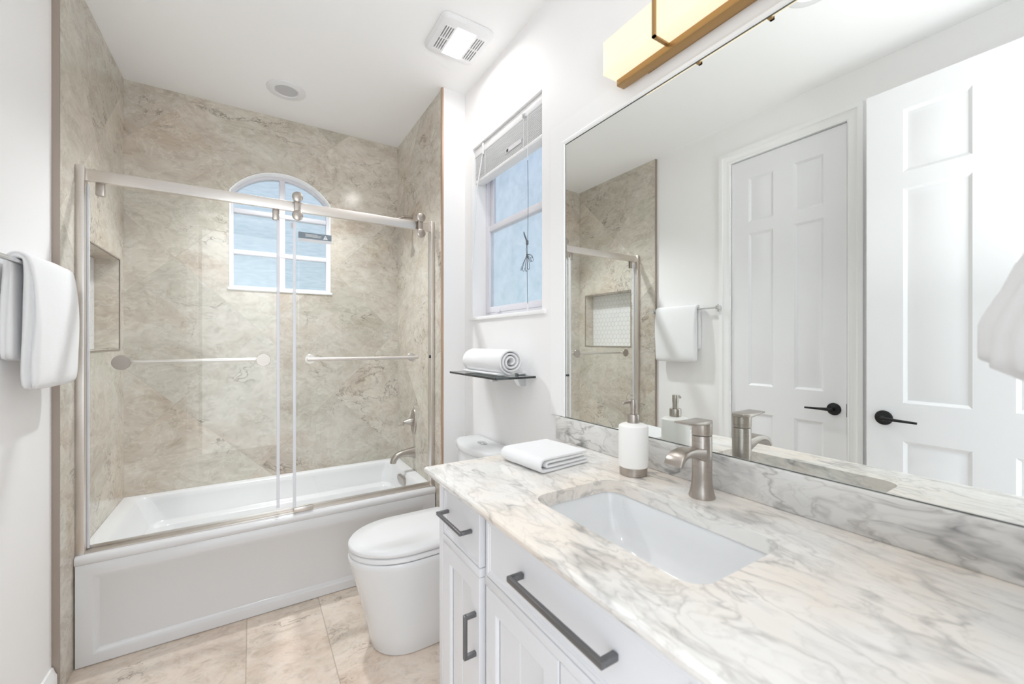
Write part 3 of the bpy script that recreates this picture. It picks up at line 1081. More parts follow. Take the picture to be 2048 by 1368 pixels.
# sliding panel (right, in front)
GS0, GS1 = 2.322, 2.328
sx0 = 0.178
sl = obj('sliding_glass_panel', box(sx0, XE - 0.012, GS0, GS1, RIM + 0.014, 1.950), M['glass'], en, smooth=0)
obj('edge_seal', box(sx0 - 0.008, sx0 + 0.006, GS0 - 0.003, GS1 + 0.003, RIM + 0.03, 1.90, bev=0.001), M['seal'], sl)
for x in (0.190, 0.828):
    b = box(x - 0.014, x + 0.014, GS0 - 0.006, GS0 - 0.001, 1.935, 2.018, bev=0.002)
    add_lathe(b, [(0.0, 0.0), (0.022, 0.0), (0.025, -0.002), (0.025, -0.010), (0.022, -0.012), (0.0, -0.012)], (x, GS0 - 0.004, 2.022), 'Y', 28)
    add_lathe(b, [(0.0, 0.0), (0.022, 0.0), (0.025, -0.002), (0.025, -0.010), (0.022, -0.012), (0.0, -0.012)], (x, GS0 - 0.004, 1.930), 'Y', 28)
    add_lathe(b, [(0.0, 0.0), (0.018, 0.0), (0.018, 0.04), (0.0, 0.04)], (x, GS0 - 0.004, 2.022), 'Y', 20)
    obj('roller', b, M['nickel'], sl)
b = box(0.172, 0.262, GS0 - 0.010, GS0 - 0.001, RIM + 0.006, RIM + 0.030, bev=0.004)
add_box(b, 0.172, 0.262, GS1 + 0.001, GS1 + 0.006, RIM + 0.007, RIM + 0.030, bev=0.002)
obj('floor_guide', b, M['nickel_door'], en)
tb2 = obj('towel_bar', tube([(0.232, GS0 - 0.036, 1.213), (0.800, GS0 - 0.036, 1.213)], 0.0095, n=16), M['nickel_door'], sl)
for x in (0.248, 0.775):
    obj('bar_post', tube([(x, GS0, 1.213), (x, GS0 - 0.036, 1.213)], 0.008, n=12), M['nickel_door'], tb2)
    disc(x, GS1, 1.213, 0.024, 0.007, M['nickel_door'], tb2, 'mounting_disc')
# door bumper on the jamb
obj('door_bumper', box(XE - 0.030, XE - 0.022, RY0 - 0.008, RY0 + 0.004, 1.205, 1.222, bev=0.001), M['black'], en)
# glass stickers
st = thing('warning_sticker', (0.27, GS0 - 0.001, 1.805), 'slate grey warning sticker with white triangle on the sliding glass', 'sticker')
obj('sticker_sheet', box(0.194, 0.348, GS0 - 0.0009, GS0 - 0.0002, 1.822, 1.853), M['sticker'], st, smooth=0)
obj('pale_strip', box(0.194, 0.348, GS0 - 0.0009, GS0 - 0.0002, 1.806, 1.8215), M['sticker_pale'], st, smooth=0)
b = bmesh.new()
add_prism(b, [(0.308, 1.827), (0.330, 1.827), (0.319, 1.848)], lambda x, z: (x, GS0 - 0.0016, z), lambda x, z: (x, GS0 - 0.0010, z))
tri = obj('warning_triangle', b, M['ink_white'], st, smooth=0)
b = box(0.3182, 0.3198, GS0 - 0.0022, GS0 - 0.0017, 1.8335, 1.842)
add_box(b, 0.3182, 0.3198, GS0 - 0.0022, GS0 - 0.0017, 1.8300, 1.8318)
obj('exclamation_mark', b, M['sticker'], tri, smooth=0)
b = bmesh.new()
for (x0, x1, z) in ((0.226, 0.282, 1.8445), (0.226, 0.300, 1.8390), (0.226, 0.296, 1.8335)):
    add_box(b, x0, x1, GS0 - 0.0014, GS0 - 0.0010, z - 0.001, z + 0.001)
obj('printed_lines', b, M['ink_white'], st, smooth=0)
ps = tag(obj('sticker', box(0.140, 0.158, GF0 - 0.0009 + 0.012, GF0 + 0.012, 1.868, 1.893), M['sticker_pale'], None, smooth=0), 'small square pale sticker between the two glass door edges', 'sticker')
ps.data.transform(Matrix.Translation((0.02, GS1 - GF0 - 0.0115, 0.0)))
center(ps)

# ================================================================== CEILING FIXTURES
rc = thing('recessed_light', (0.165, 2.70, H), 'round recessed ceiling light above the tub, unlit', 'recessed light')
obj('trim_ring', lathe([(0.058, -0.003), (0.062, -0.008), (0.092, -0.007), (0.100, -0.004), (0.101, 0.0), (0.058, 0.0), (0.058, -0.003)], (0.165, 2.70, H - 0.0005), n=48, caps=False), M['plastic'], rc)
obj('lens', lathe([(0.0, -0.004), (0.0575, -0.004), (0.0575, -0.001), (0.0, -0.001)], (0.165, 2.70, H - 0.0005), n=48), M['off_lens'], rc)

rc_added = thing('recessed_light', (0.16, 0.78, H), 'made-up round recessed ceiling light near the entrance, lit, out of view', 'recessed light')  # unseen fixture, added to carry the entry fill spot
obj('trim_ring', lathe([(0.058, -0.003), (0.062, -0.008), (0.092, -0.007), (0.100, -0.004), (0.101, 0.0), (0.058, 0.0), (0.058, -0.003)], (0.16, 0.78, H - 0.0005), n=48, caps=False), M['plastic'], rc_added)
obj('lens', lathe([(0.0, -0.004), (0.0575, -0.004), (0.0575, -0.001), (0.0, -0.001)], (0.16, 0.78, H - 0.0005), n=48), M['fan_lens'], rc_added)

fx, fy, fhx, fhy = 0.833, 1.808, 0.130, 0.134
fan = thing('exhaust_fan', (fx, fy, H), 'square white ceiling fan grille with lit centre lens', 'exhaust fan')


def rrz(hx, hy, r, z, cx=fx, cy=fy, n=8):
    return [(x, y, z) for x, y in rr(cx, cy, hx, hy, r, n)]


plate = add_loft(bmesh.new(), [rrz(fhx, fhy, 0.035, H - 0.001), rrz(fhx, fhy, 0.035, H - 0.008), rrz(fhx - 0.010, fhy - 0.010, 0.03, H - 0.020),
                               rrz(fhx - 0.030, fhy - 0.030, 0.02, H - 0.026)])
cutb = bmesh.new()
for sgn in (-1, 1):
    for k in range(4):
        xs = fx + sgn * (0.060 + k * 0.0115)
        for (ya, yb) in ((fy - 0.080, fy - 0.003), (fy + 0.003, fy + 0.080)):
            add_box(cutb, xs - 0.003, xs + 0.003, ya, yb, H - 0.04, H - 0.010)
add_box(cutb, fx - 0.048, fx + 0.048, fy - 0.096, fy + 0.096, H - 0.04, H - 0.018)
obj('grille', cut(plate, cutb), M['plastic'], fan, smooth=30)
for sgn in (-1, 1):
    xc = fx + sgn * 0.0775
    b = bmesh.new()
    add_box(b, xc - 0.0215, xc + 0.0215, fy - 0.081, fy + 0.081, H - 0.0150, H - 0.0112)
    obj('dark_duct', b, M['dark'], fan, smooth=0)
obj('light_lens', add_loft(bmesh.new(), [rrz(0.047, 0.095, 0.014, H - 0.0175), rrz(0.047, 0.095, 0.014, H - 0.027), rrz(0.043, 0.091, 0.012, H - 0.030)]), M['fan_lens'], fan)

# ================================================================== VANITY LIGHT
SY0, SY1 = 0.352, 0.967
vlt = thing('vanity_light', (XR, (SY0 + SY1) / 2, 2.126), 'lit bronze vanity light with three cream box shades above the mirror', 'vanity light')
b = box(XR - 0.055, XR - 0.022, SY0 + 0.02, SY1 - 0.010, 2.128, 2.160, bev=0.002)
add_box(b, XR - 0.022, XR, SY0 + 0.10, SY1 - 0.10, 2.135, 2.215, bev=0.002)
obj('back_bar', b, M['bronze'], vlt)
seg = (SY1 - SY0) / 3
for k in range(3):
    a0 = SY0 + k * seg + 0.004
    a1 = SY0 + (k + 1) * seg - 0.004
    obj('lamp_shade', box(XR - 0.110, XR - 0.052, a0, a1, 2.1605 - 0.013, 2.252, bev=0.0015), M['lamp_shade'], vlt)
for yk in (SY0 + seg, SY0 + 2 * seg):
    b = box(XR - 0.117, XR - 0.110, yk - 0.005, yk + 0.005, 2.1425, 2.258)
    add_box(b, XR - 0.117, XR - 0.050, yk - 0.005, yk + 0.005, 2.1425, 2.1475)
    add_box(b, XR - 0.117, XR - 0.022, yk - 0.005, yk + 0.005, 2.252, 2.258)
    obj('shade_strap', b, M['bronze'], vlt)

# ================================================================== MIRROR
MY0, MY1, MZ0, MZ1 = -0.02, 1.273, 1.0032, 2.080
mir = thing('wall_mirror', (XR, (MY0 + MY1) / 2, MZ0), 'large wall mirror with white surround above the marble backsplash', 'mirror')
obj('mirror_glass', box(XR - 0.008, XR - 0.003, MY0, MY1, MZ0, MZ1), M['mirror'], mir, smooth=0)
b = bmesh.new()
# profiled surround: along the top and down the far side
def surround(b):
    steps = [(0.0, 0.003), (0.0, 0.0085), (0.004, 0.013), (0.012, 0.014), (0.018, 0.010), (0.024, 0.010), (0.094, 0.010), (0.097, 0.006), (0.097, 0.0)]
    loops = []
    for ins, h in steps:
        loops.append([(XR - h, MY0, MZ1 + ins), (XR - h, MY1 + ins, MZ1 + ins), (XR - h, MY1 + ins, 0.9125)])
    # the side strip sits beside the backsplash end, so stop it at the backsplash top
    for lp in loops:
        lp[2] = (lp[2][0], lp[2][1], 1.0045)
    add_loft(b, loops, False, False, closed=False)
surround(b)
obj('mirror_frame', b, M['trim'], mir)
b = box(XR - 0.0086, XR - 0.0082, MY0, MY1 - 0.001, MZ1 - 0.0035, MZ1)
add_box(b, XR - 0.0086, XR - 0.0082, MY1 - 0.002, MY1, MZ0 + 0.002, MZ1)
add_box(b, XR - 0.0086, XR - 0.0082, MY0, MY1, MZ0, MZ0 + 0.0018)
obj('mirror_edge', b, m_plain('mirror_dark_edge', rgb(92, 96, 92), 0.3, 0.6), mir, smooth=0)

# ================================================================== VANITY
CX0 = 0.452
CY1 = 1.238
CY0 = -0.02
FX = 0.497        # cabinet face
cab = thing('vanity_cabinet', ((FX + XR) / 2, 0.62, 0), 'white painted vanity cabinet with graphite pulls under the marble top', 'cabinet')
cy0, cy1 = 0.0, 1.222
sY = [cy0 + 0.025, 0.315, 0.935, cy1 - 0.022]          # column boundaries (centre of stiles)
b = bmesh.new()
ctz = CT - 0.034
# carcass and face frame
add_box(b, FX + 0.020, XR - 0.002, cy0, cy1, 0.10, ctz - 0.0, 0.0)
add_box(b, FX, FX + 0.020, cy0, cy0 + 0.028, 0.06, ctz, 0.001)
add_box(b, FX, FX + 0.020, cy1 - 0.028, cy1, 0.06, ctz, 0.001)
for yy in (0.312, 0.935):
    add_box(b, FX, FX + 0.020, yy - 0.015, yy + 0.015, 0.13, ctz, 0.001)
for (a0, a1) in ((cy0 + 0.028, 0.297), (0.327, 0.920), (0.950, cy1 - 0.028)):
    add_box(b, FX, FX + 0.020, a0, a1, ctz - 0.018, ctz, 0.001)
    add_box(b, FX, FX + 0.020, a0, a1, 0.690, 0.712, 0.001)
    add_box(b, FX, FX + 0.020, a0, a1, 0.10, 0.145, 0.001)
obj('cabinet_body', b, M['cabinet'], cab)
# feet / plinth moulding
b = bmesh.new()
prof = [(0.0, 0.0), (-0.014, 0.0), (-0.014, 0.07), (-0.008, 0.085), (0.0, 0.095)]
add_prism(b, prof, lambda p, z: (FX + p, cy0, z), lambda p, z: (FX + p, cy1 + 0.012, z))
add_box(b, FX, XR - 0.002, cy1 - 0.03, cy1 + 0.012, 0.0, 0.085, 0.004)
add_box(b, FX, XR - 0.002, cy0, cy0 + 0.03, 0.0, 0.0995, 0.0)
obj('plinth', b, M['cabinet'], cab)


def yz(y0, y1, z0, z1, x):
    return [(x, y0, z0), (x, y1, z0), (x, y1, z1), (x, y0, z1)]


def drawer(y0, y1, z0, z1):
    b = bmesh.new()
    g = 0.0025
    y0 += g; y1 -= g; z0 += g; z1 -= g

    def L(i, x):
        return yz(y0 + i, y1 - i, z0 + i, z1 - i, x)
    add_loft(b, [L(0, FX + 0.018), L(0, FX + 0.002), L(0.0015, FX + 0.0005), L(0.010, FX + 0.0005), L(0.012, FX + 0.003), L(0.0155, FX + 0.003), L(0.018, FX + 0.005)], True, True)
    return obj('drawer', b, M['cabinet'], cab, smooth=25)


def cdoor(y0, y1, z0, z1):
    b = bmesh.new()
    g = 0.0025
    y0 += g; y1 -= g; z0 += g; z1 -= g
    fr = 0.052

    def L(i, x):
        return yz(y0 + i, y1 - i, z0 + i, z1 - i, x)
    add_loft(b, [L(0, FX + 0.018), L(0, FX + 0.002), L(0.0015, FX + 0.0005), L(fr - 0.004, FX + 0.0005), L(fr, FX + 0.003), L(fr + 0.002, FX + 0.009)], True, False)
    # tongue and groove boards
    ya, yb = y0 + fr + 0.002, y1 - fr - 0.002
    za, zb = z0 + fr + 0.002, z1 - fr - 0.002
    nb = max(2, round((yb - ya) / 0.085))
    w = (yb - ya) / nb
    for k in range(nb):
        add_loft(b, [yz(ya + k * w, ya + (k + 1) * w, za, zb, FX + 0.0125), yz(ya + k * w + 0.0025, ya + (k + 1) * w - 0.0025, za, zb, FX + 0.009)], False, True)
    return obj('cabinet_door', b, M['cabinet'], cab, smooth=25)


def pull(parent, a, c, vertical=False, s=0.0115):
    """square bar pull from a to c (y,z points)"""
    px = FX - 0.034
    h = s / 2
    b = bmesh.new()
    (ya, za), (yb, zb) = a, c
    if vertical:
        add_box(b, px, px + s * 0.8, ya - h, ya + h, min(za, zb), max(za, zb), 0.0015)
        for z in (min(za, zb), max(za, zb) - s):
            add_box(b, px + s * 0.7, FX + 0.004, ya - h, ya + h, z, z + s, 0.0015)
    else:
        add_box(b, px, px + s * 0.8, ya, yb, za - h, za + h, 0.0015)
        for y in (ya, yb - s):
            add_box(b, px + s * 0.7, FX + 0.004, y, y + s, za - h, za + h, 0.0015)
    return obj('pull_handle', b, M['pull'], parent)


DZ0, DZ1 = 0.712, ctz - 0.018
d = drawer(0.950, cy1 - 0.028, DZ0, DZ1); pull(d, (1.000, 0.790), (1.165, 0.790), s=0.010)
d = drawer(0.327, 0.920, DZ0, DZ1); pull(d, (0.475, 0.790), (0.762, 0.790), s=0.0125)
d = drawer(cy0 + 0.028, 0.297, DZ0, DZ1); pull(d, (0.080, 0.790), (0.245, 0.790), s=0.010)
d = cdoor(0.950, cy1 - 0.028, 0.145, 0.690); pull(d, (0.975, 0.475), (0.975, 0.590), True)
d = cdoor(0.6235, 0.920, 0.145, 0.690); pull(d, (0.650, 0.475), (0.650, 0.590), True)
d = cdoor(0.327, 0.6235, 0.145, 0.690); pull(d, (0.597, 0.475), (0.597, 0.590), True)
d = cdoor(cy0 + 0.028, 0.297, 0.145, 0.690); pull(d, (0.272, 0.475), (0.272, 0.590), True)

# countertop with ogee edge and sink cut-out
b = bmesh.new()
SX0, SX1, SYA, SYB = 0.590, 0.868, 0.392, 0.852
XB = XR - 0.001


def ctl(i, z):
    return [(CX0 + i, CY0, z), (XB, CY0, z), (XB, CY1 - i, z), (CX0 + i, CY1 - i, z)]


add_loft(b, [ctl(0.024, CT - 0.034), ctl(0.018, CT - 0.034), ctl(0.013, CT - 0.028), ctl(0.010, CT - 0.021), ctl(0.004, CT - 0.0185), ctl(0.001, CT - 0.014), ctl(0.0, CT - 0.008), ctl(0.002, CT - 0.003), ctl(0.006, CT)])
cb_ = bmesh.new()
sp2 = rr((SX0 + SX1) / 2, (SYA + SYB) / 2, (SX1 - SX0) / 2, (SYB - SYA) / 2, 0.045, 10)
add_prism(cb_, sp2, lambda x, y: (x, y, CT - 0.06), lambda x, y: (x, y, CT + 0.02))
ctop = tag(obj('countertop', cut(b, cb_), M['marble'], smooth=30), 'veined white marble countertop with ogee edge on the vanity', 'countertop')
center(ctop)
# cut into the cabinet carcass so that the basin hangs free
for o in list(cab.children):
    if o.name == 'cabinet_body':
        bb = bmesh.new(); bb.from_mesh(o.data)
        cc = box(SX0 - 0.03, SX1 + 0.03, SYA - 0.03, SYB + 0.03, 0.66, 0.95)
        res = cut(bb, cc)
        res.to_mesh(o.data); res.free(); bb.free()

bs = tag(obj('backsplash', box(XR - 0.022, XR - 0.001, CY0, 1.318, CT, 1.003, bev=0.003), M['marble_cool']), 'grey-veined marble backsplash strip below the mirror', 'backsplash')
center(bs)

# sink
sk = thing('undermount_sink', ((SX0 + SX1) / 2, (SYA + SYB) / 2, 0.74), 'white rectangular undermount sink in the marble counter', 'sink')
scx, scy, shx, shy = (SX0 + SX1) / 2, (SYA + SYB) / 2, (SX1 - SX0) / 2, (SYB - SYA) / 2
zr = CT - 0.034


def sl_(dx0, dx1, dy, r, z):
    x0, x1 = SX0 + dx0, SX1 - dx1
    return [(x, y, z) for x, y in rr((x0 + x1) / 2, scy, (x1 - x0) / 2, shy - dy, r, 10)]


loops = [sl_(-0.022, -0.022, -0.022, 0.05, zr - 0.012), sl_(-0.022, -0.022, -0.022, 0.05, zr - 0.001), sl_(-0.004, -0.004, -0.004, 0.048, zr - 0.001),
         sl_(-0.001, -0.001, -0.001, 0.046, zr - 0.010), sl_(0.004, 0.002, 0.006, 0.045, zr - 0.05), sl_(0.016, 0.008, 0.022, 0.05, zr - 0.095),
         sl_(0.034, 0.020, 0.05, 0.055, zr - 0.120), sl_(0.06, 0.045, 0.095, 0.05, zr - 0.132), sl_(0.10, 0.085, 0.16, 0.035, zr - 0.137)]
outer = [sl_(0.08, 0.07, 0.15, 0.04, zr - 0.150), sl_(0.02, 0.01, 0.03, 0.05, zr - 0.115), sl_(-0.010, -0.010, -0.010, 0.05, zr - 0.05)]
add_b = bmesh.new()
add_loft(add_b, outer + loops)
obj('basin', add_b, M['ceramic'], sk, smooth=60)
obj('drain', lathe([(0.0, 0.0), (0.020, 0.0), (0.022, 0.002), (0.018, 0.004), (0.0, 0.004)], (scx + 0.01, scy, zr - 0.137)), M['nickel'], sk)
b = lathe([(0.0, 0.0), (0.010, 0.0), (0.012, -0.002), (0.009, -0.004), (0.0, -0.004)], (SX0 + 0.0105, scy, zr - 0.050), 'X', 24)
b.transform(Matrix.Translation((-0.003, 0, 0)))
for v in b.verts:
    v.co.x = (SX0 + 0.003) - (v.co.x - (SX0 + 0.0075))
obj('overflow_hole', b, M['nickel'], sk)

# ================================================================== FAUCET
fcx, fcy = 0.957, 0.628
fa = thing('bathroom_faucet', (fcx, fcy, CT), 'brushed nickel waterfall faucet standing behind the sink', 'faucet')
obj('faucet_body', lathe([(0.0, 0.0), (0.031, 0.0), (0.0315, 0.003), (0.0275, 0.016), (0.0245, 0.034), (0.0235, 0.055), (0.0235, 0.152), (0.0225, 0.154), (0.0, 0.154)], (fcx, fcy, CT), n=48), M['nickel'], fa)
loops = []
# rectangular spout swept towards the basin, flaring and turning down at its lip
for (dx, dz, hw_, th, an) in ((-0.005, 0.100, 0.0205, 0.017, 0), (-0.030, 0.107, 0.0205, 0.013, 6), (-0.052, 0.1125, 0.021, 0.010, 0), (-0.072, 0.1140, 0.022, 0.008, -6), (-0.090, 0.111, 0.023, 0.007, -22),
                              (-0.102, 0.105, 0.0235, 0.006, -40), (-0.109, 0.096, 0.024, 0.005, -58), (-0.113, 0.0885, 0.024, 0.0045, -66)):
    a = math.radians(an)
    lp = []
    for yy, zz in rr(0, 0, hw_, th, min(th * 0.5, 0.004), 3):
        lp.append((fcx + dx + zz * math.sin(a), fcy + yy, CT + dz + 0.006 + zz * math.cos(a)))
    loops.append(lp)
obj('spout', add_loft(bmesh.new(), loops), M['nickel'], fa, smooth=40)
b = lathe([(0.0, 0.156), (0.0235, 0.156), (0.0240, 0.158), (0.0240, 0.182), (0.0, 0.182)], (fcx, fcy, CT), n=48)
for v in b.verts:
    if v.co.z > CT + 0.17:
        v.co.z += 0.010 * (1 - (v.co.x - fcx + 0.024) / 0.048) * 0.6 + (v.co.x - fcx) * 0.10
lv = obj('handle', b, M['nickel'], fa)
loops = []
for (dx, dz, hw_, th) in ((0.020, 0.186, 0.016, 0.006), (0.005, 0.188, 0.0235, 0.006), (-0.020, 0.1885, 0.0240, 0.0050), (-0.050, 0.190, 0.0235, 0.0032), (-0.078, 0.192, 0.0225, 0.0022), (-0.082, 0.192, 0.020, 0.0016)):
    loops.append([(fcx + dx, fcy + yy, CT + dz + zz) for yy, zz in rr(0, 0, hw_, th, min(th * 0.6, 0.003), 3)])
obj('lever_plate', add_loft(bmesh.new(), loops), M['nickel'], lv, smooth=40)

# ================================================================== SOAP DISPENSER
dx_, dy_ = 0.950, 0.843
sd = thing('soap_dispenser', (dx_, dy_, CT), 'white cylindrical soap dispenser with brushed nickel pump beside the faucet', 'soap dispenser')
obj('base_ring', lathe([(0.0, 0.0), (0.038, 0.0), (0.0395, 0.002), (0.0395, 0.024), (0.0, 0.024)], (dx_, dy_, CT), n=48), M['nickel'], sd)
obj('bottle', lathe([(0.0, 0.024), (0.0395, 0.024), (0.042, 0.026), (0.0425, 0.034), (0.0425, 0.138), (0.041, 0.143), (0.034, 0.147), (0.020, 0.151), (0.0, 0.152)], (dx_, dy_, CT), n=48), M['bottle'], sd, smooth=30)
obj('pump_collar', lathe([(0.0, 0.150), (0.0175, 0.150), (0.0178, 0.152), (0.0178, 0.174), (0.0165, 0.176), (0.0, 0.176)], (dx_, dy_, CT), n=36), M['nickel'], sd)
b = lathe([(0.0, 0.175), (0.0085, 0.175), (0.0085, 0.190), (0.0095, 0.200), (0.0095, 0.216), (0.0085, 0.219), (0.0, 0.219)], (dx_, dy_, CT), n=28)
add_tube(b, [(dx_, dy_, CT + 0.212), (dx_ - 0.016, dy_ + 0.004, CT + 0.213), (dx_ - 0.030, dy_ + 0.007, CT + 0.211), (dx_ - 0.036, dy_ + 0.008, CT + 0.207)], [0.0055, 0.0050, 0.0044, 0.0036], n=10)
obj('pump_head', b, M['nickel'], sd)


# ================================================================== TOWELS
def strip_sheet(path, y0, y1, th, ny=14, wob=0.0012, seed=1.0, sub=True):
    """a thick cloth strip: path of (x,z) points in section, swept along y"""
    n = len(path)
    L, R = [], []
    for i, (x, z) in enumerate(path):
        a = Vector(path[max(i - 1, 0)]); c = Vector(path[min(i + 1, n - 1)])
        t = (c - a).normalized()
        nn = Vector((-t.y, t.x)) * th / 2
        L.append((x + nn.x, z + nn.y)); R.append((x - nn.x, z - nn.y))
    prof = L + R[::-1]
    loops = [[(x, y0 + (y1 - y0) * k / ny, z) for x, z in prof] for k in range(ny + 1)]
    b = add_loft(bmesh.new(), loops, False, False)
    b.verts.ensure_lookup_table()
    m = len(prof)
    for base, flip in ((0, False), (ny * m, True)):      # end faces follow the cloth, layer by layer
        for i in range(n - 1):
            q = [b.verts[base + k] for k in (i, i + 1, m - 2 - i, m - 1 - i)]
            b.faces.new(q[::-1] if flip else q)
    bmesh.ops.recalc_face_normals(b, faces=b.faces[:])
    wobble(b, wob, 22, seed)
    return b


def arc(cx, cz, r, a0, a1, n=7):
    return [(cx + r * math.cos(math.radians(a0 + (a1 - a0) * k / n)), cz + r * math.sin(math.radians(a0 + (a1 - a0) * k / n))) for k in range(n + 1)]


def soften(o, lv=1):
    m = o.modifiers.new('soft', 'SUBSURF')
    m.levels = lv; m.render_levels = lv
    return o


# folded hand towel on the counter: outer fold closed towards the front, inner fold inside
b = bmesh.new()
hw_ = 0.108
outerp = [(hw_, 0.0055)] + [(hw_ - 0.02 * k, 0.0055) for k in range(1, 9)] + arc(-hw_ + 0.022, 0.0235, 0.0175, 270, 90, 8) + [(-hw_ + 0.05 + 0.02 * k, 0.0412 - 0.0004 * k) for k in range(0, 9)]
innerp = [(hw_ - 0.006, 0.0175)] + [(hw_ - 0.02 * k, 0.0172) for k in range(1, 8)] + arc(-hw_ + 0.034, 0.0235, 0.0065, 270, 90, 5) + [(-hw_ + 0.05 + 0.02 * k, 0.0302) for k in range(0, 8)]
for path, th, sd_ in ((outerp, 0.0098, 1.0), (innerp, 0.0088, 4.0)):
    bb = strip_sheet(path, -0.098, 0.098, th, 16, 0.0014, sd_)
    me = bpy.data.meshes.new('t'); bb.to_mesh(me); bb.free(); b.from_mesh(me); bpy.data.meshes.remove(me)
for v in b.verts:
    v.co.z = max(v.co.z, 0.0008)
b.transform(Matrix.Rotation(math.radians(6), 4, 'Z'))
ft = obj('folded_hand_towel', b, M['cloth'], smooth=80)
soften(ft)
ft.location = (0.805, 1.085, CT)
tag(ft, 'small white hand towel folded flat on the marble counter', 'towel')

# rolled towel on the glass shelf: spiral section along y
b = bmesh.new()
path = []
turns = 3.0
for k in range(0, 64):
    t = k / 63
    a = PI / 2 + (1 - t) * turns * 2 * PI
    rad = 0.010 + (0.0585 - 0.010) * (1 - t) ** 0.9
    path.append((rad * math.cos(-a + PI) * 1.06, rad * math.sin(-a) * 0.96))
path = path[::-1]
bb = strip_sheet(path, -0.185, 0.185, 0.0112, 16, 0.0025, 9.0)
me = bpy.data.meshes.new('t'); bb.to_mesh(me); bb.free(); b.from_mesh(me); bpy.data.meshes.remove(me)
# loose end lying on the shelf
tail = [(-0.010, -0.0545), (-0.030, -0.0555), (-0.052, -0.0555), (-0.070, -0.0525)]
bb = strip_sheet([(0.03, -0.0545)] + tail, -0.170, 0.168, 0.010, 16, 0.0015, 5.0)
me = bpy.data.meshes.new('t'); bb.to_mesh(me); bb.free(); b.from_mesh(me); bpy.data.meshes.remove(me)
SHZ = 1.150
rt = obj('rolled_towel', b, M['cloth'], smooth=80)
soften(rt)
rt.location = (0.952, 1.705, SHZ + 0.0640)
tag(rt, 'white bath towel rolled up on the glass shelf', 'towel')

# glass shelf
gs = thing('glass_shelf', (XR, 1.72, SHZ - 0.06), 'smoked glass wall shelf with two nickel brackets under the window', 'shelf')
GX0, GY0, GY1 = 0.853, 1.485, 1.955
g_ = obj('shelf_glass', box(GX0, XR - 0.002, GY0, GY1, SHZ - 0.008, SHZ), M['shelf_glass'], gs, smooth=0)
b = box(GX0 - 0.0015, GX0 - 0.0002, GY0 - 0.0015, GY1 + 0.0015, SHZ - 0.0085, SHZ + 0.0003)
add_box(b, GX0 - 0.0015, XR - 0.002, GY0 - 0.0015, GY0 - 0.0002, SHZ - 0.0085, SHZ + 0.0003)
add_box(b, GX0 - 0.0015, XR - 0.002, GY1 + 0.0002, GY1 + 0.0015, SHZ - 0.0085, SHZ + 0.0003)
obj('polished_edge', b, M['shelf_edge'], gs, smooth=0)
for yy in (1.580, 1.835):
    b = bmesh.new()
    prof = [(XR, SHZ - 0.0085), (XR - 0.075, SHZ - 0.0085), (XR - 0.075, SHZ - 0.013), (XR - 0.045, SHZ - 0.020), (XR - 0.028, SHZ - 0.050), (XR, SHZ - 0.050)]
    add_prism(b, prof, lambda x, z: (x, yy - 0.016, z), lambda x, z: (x, yy + 0.016, z))
    add_box(b, XR - 0.04, XR, yy - 0.016, yy + 0.016, SHZ + 0.0005, SHZ + 0.009, 0.002)
    obj('bracket', b, M['chrome'], gs, smooth=30)

# wall towel bar
TBX, TBZ = -0.580, 1.535
tbr = thing('wall_towel_bar', (XL, 1.90, TBZ), 'chrome towel bar with square flanges on the left wall', 'towel bar')
obj('bar', tube([(TBX, 1.635, TBZ), (TBX, 2.165, TBZ)], 0.008, n=16), M['chrome'], tbr)
for yy in (1.635, 2.165):
    b = lathe([(0.0, 0.0), (0.010, 0.0), (0.010, TBX - XL + 0.008), (0.0, TBX - XL + 0.008)], (XL, yy, TBZ), 'X', 20)
    add_box(b, XL, XL + 0.010, yy - 0.026, yy + 0.026, TBZ - 0.026, TBZ + 0.026, 0.003)
    add_box(b, TBX - 0.013, TBX + 0.013, yy - 0.013, yy + 0.013, TBZ - 0.013, TBZ + 0.013, 0.003)
    obj('flange', b, M['chrome'], tbr)

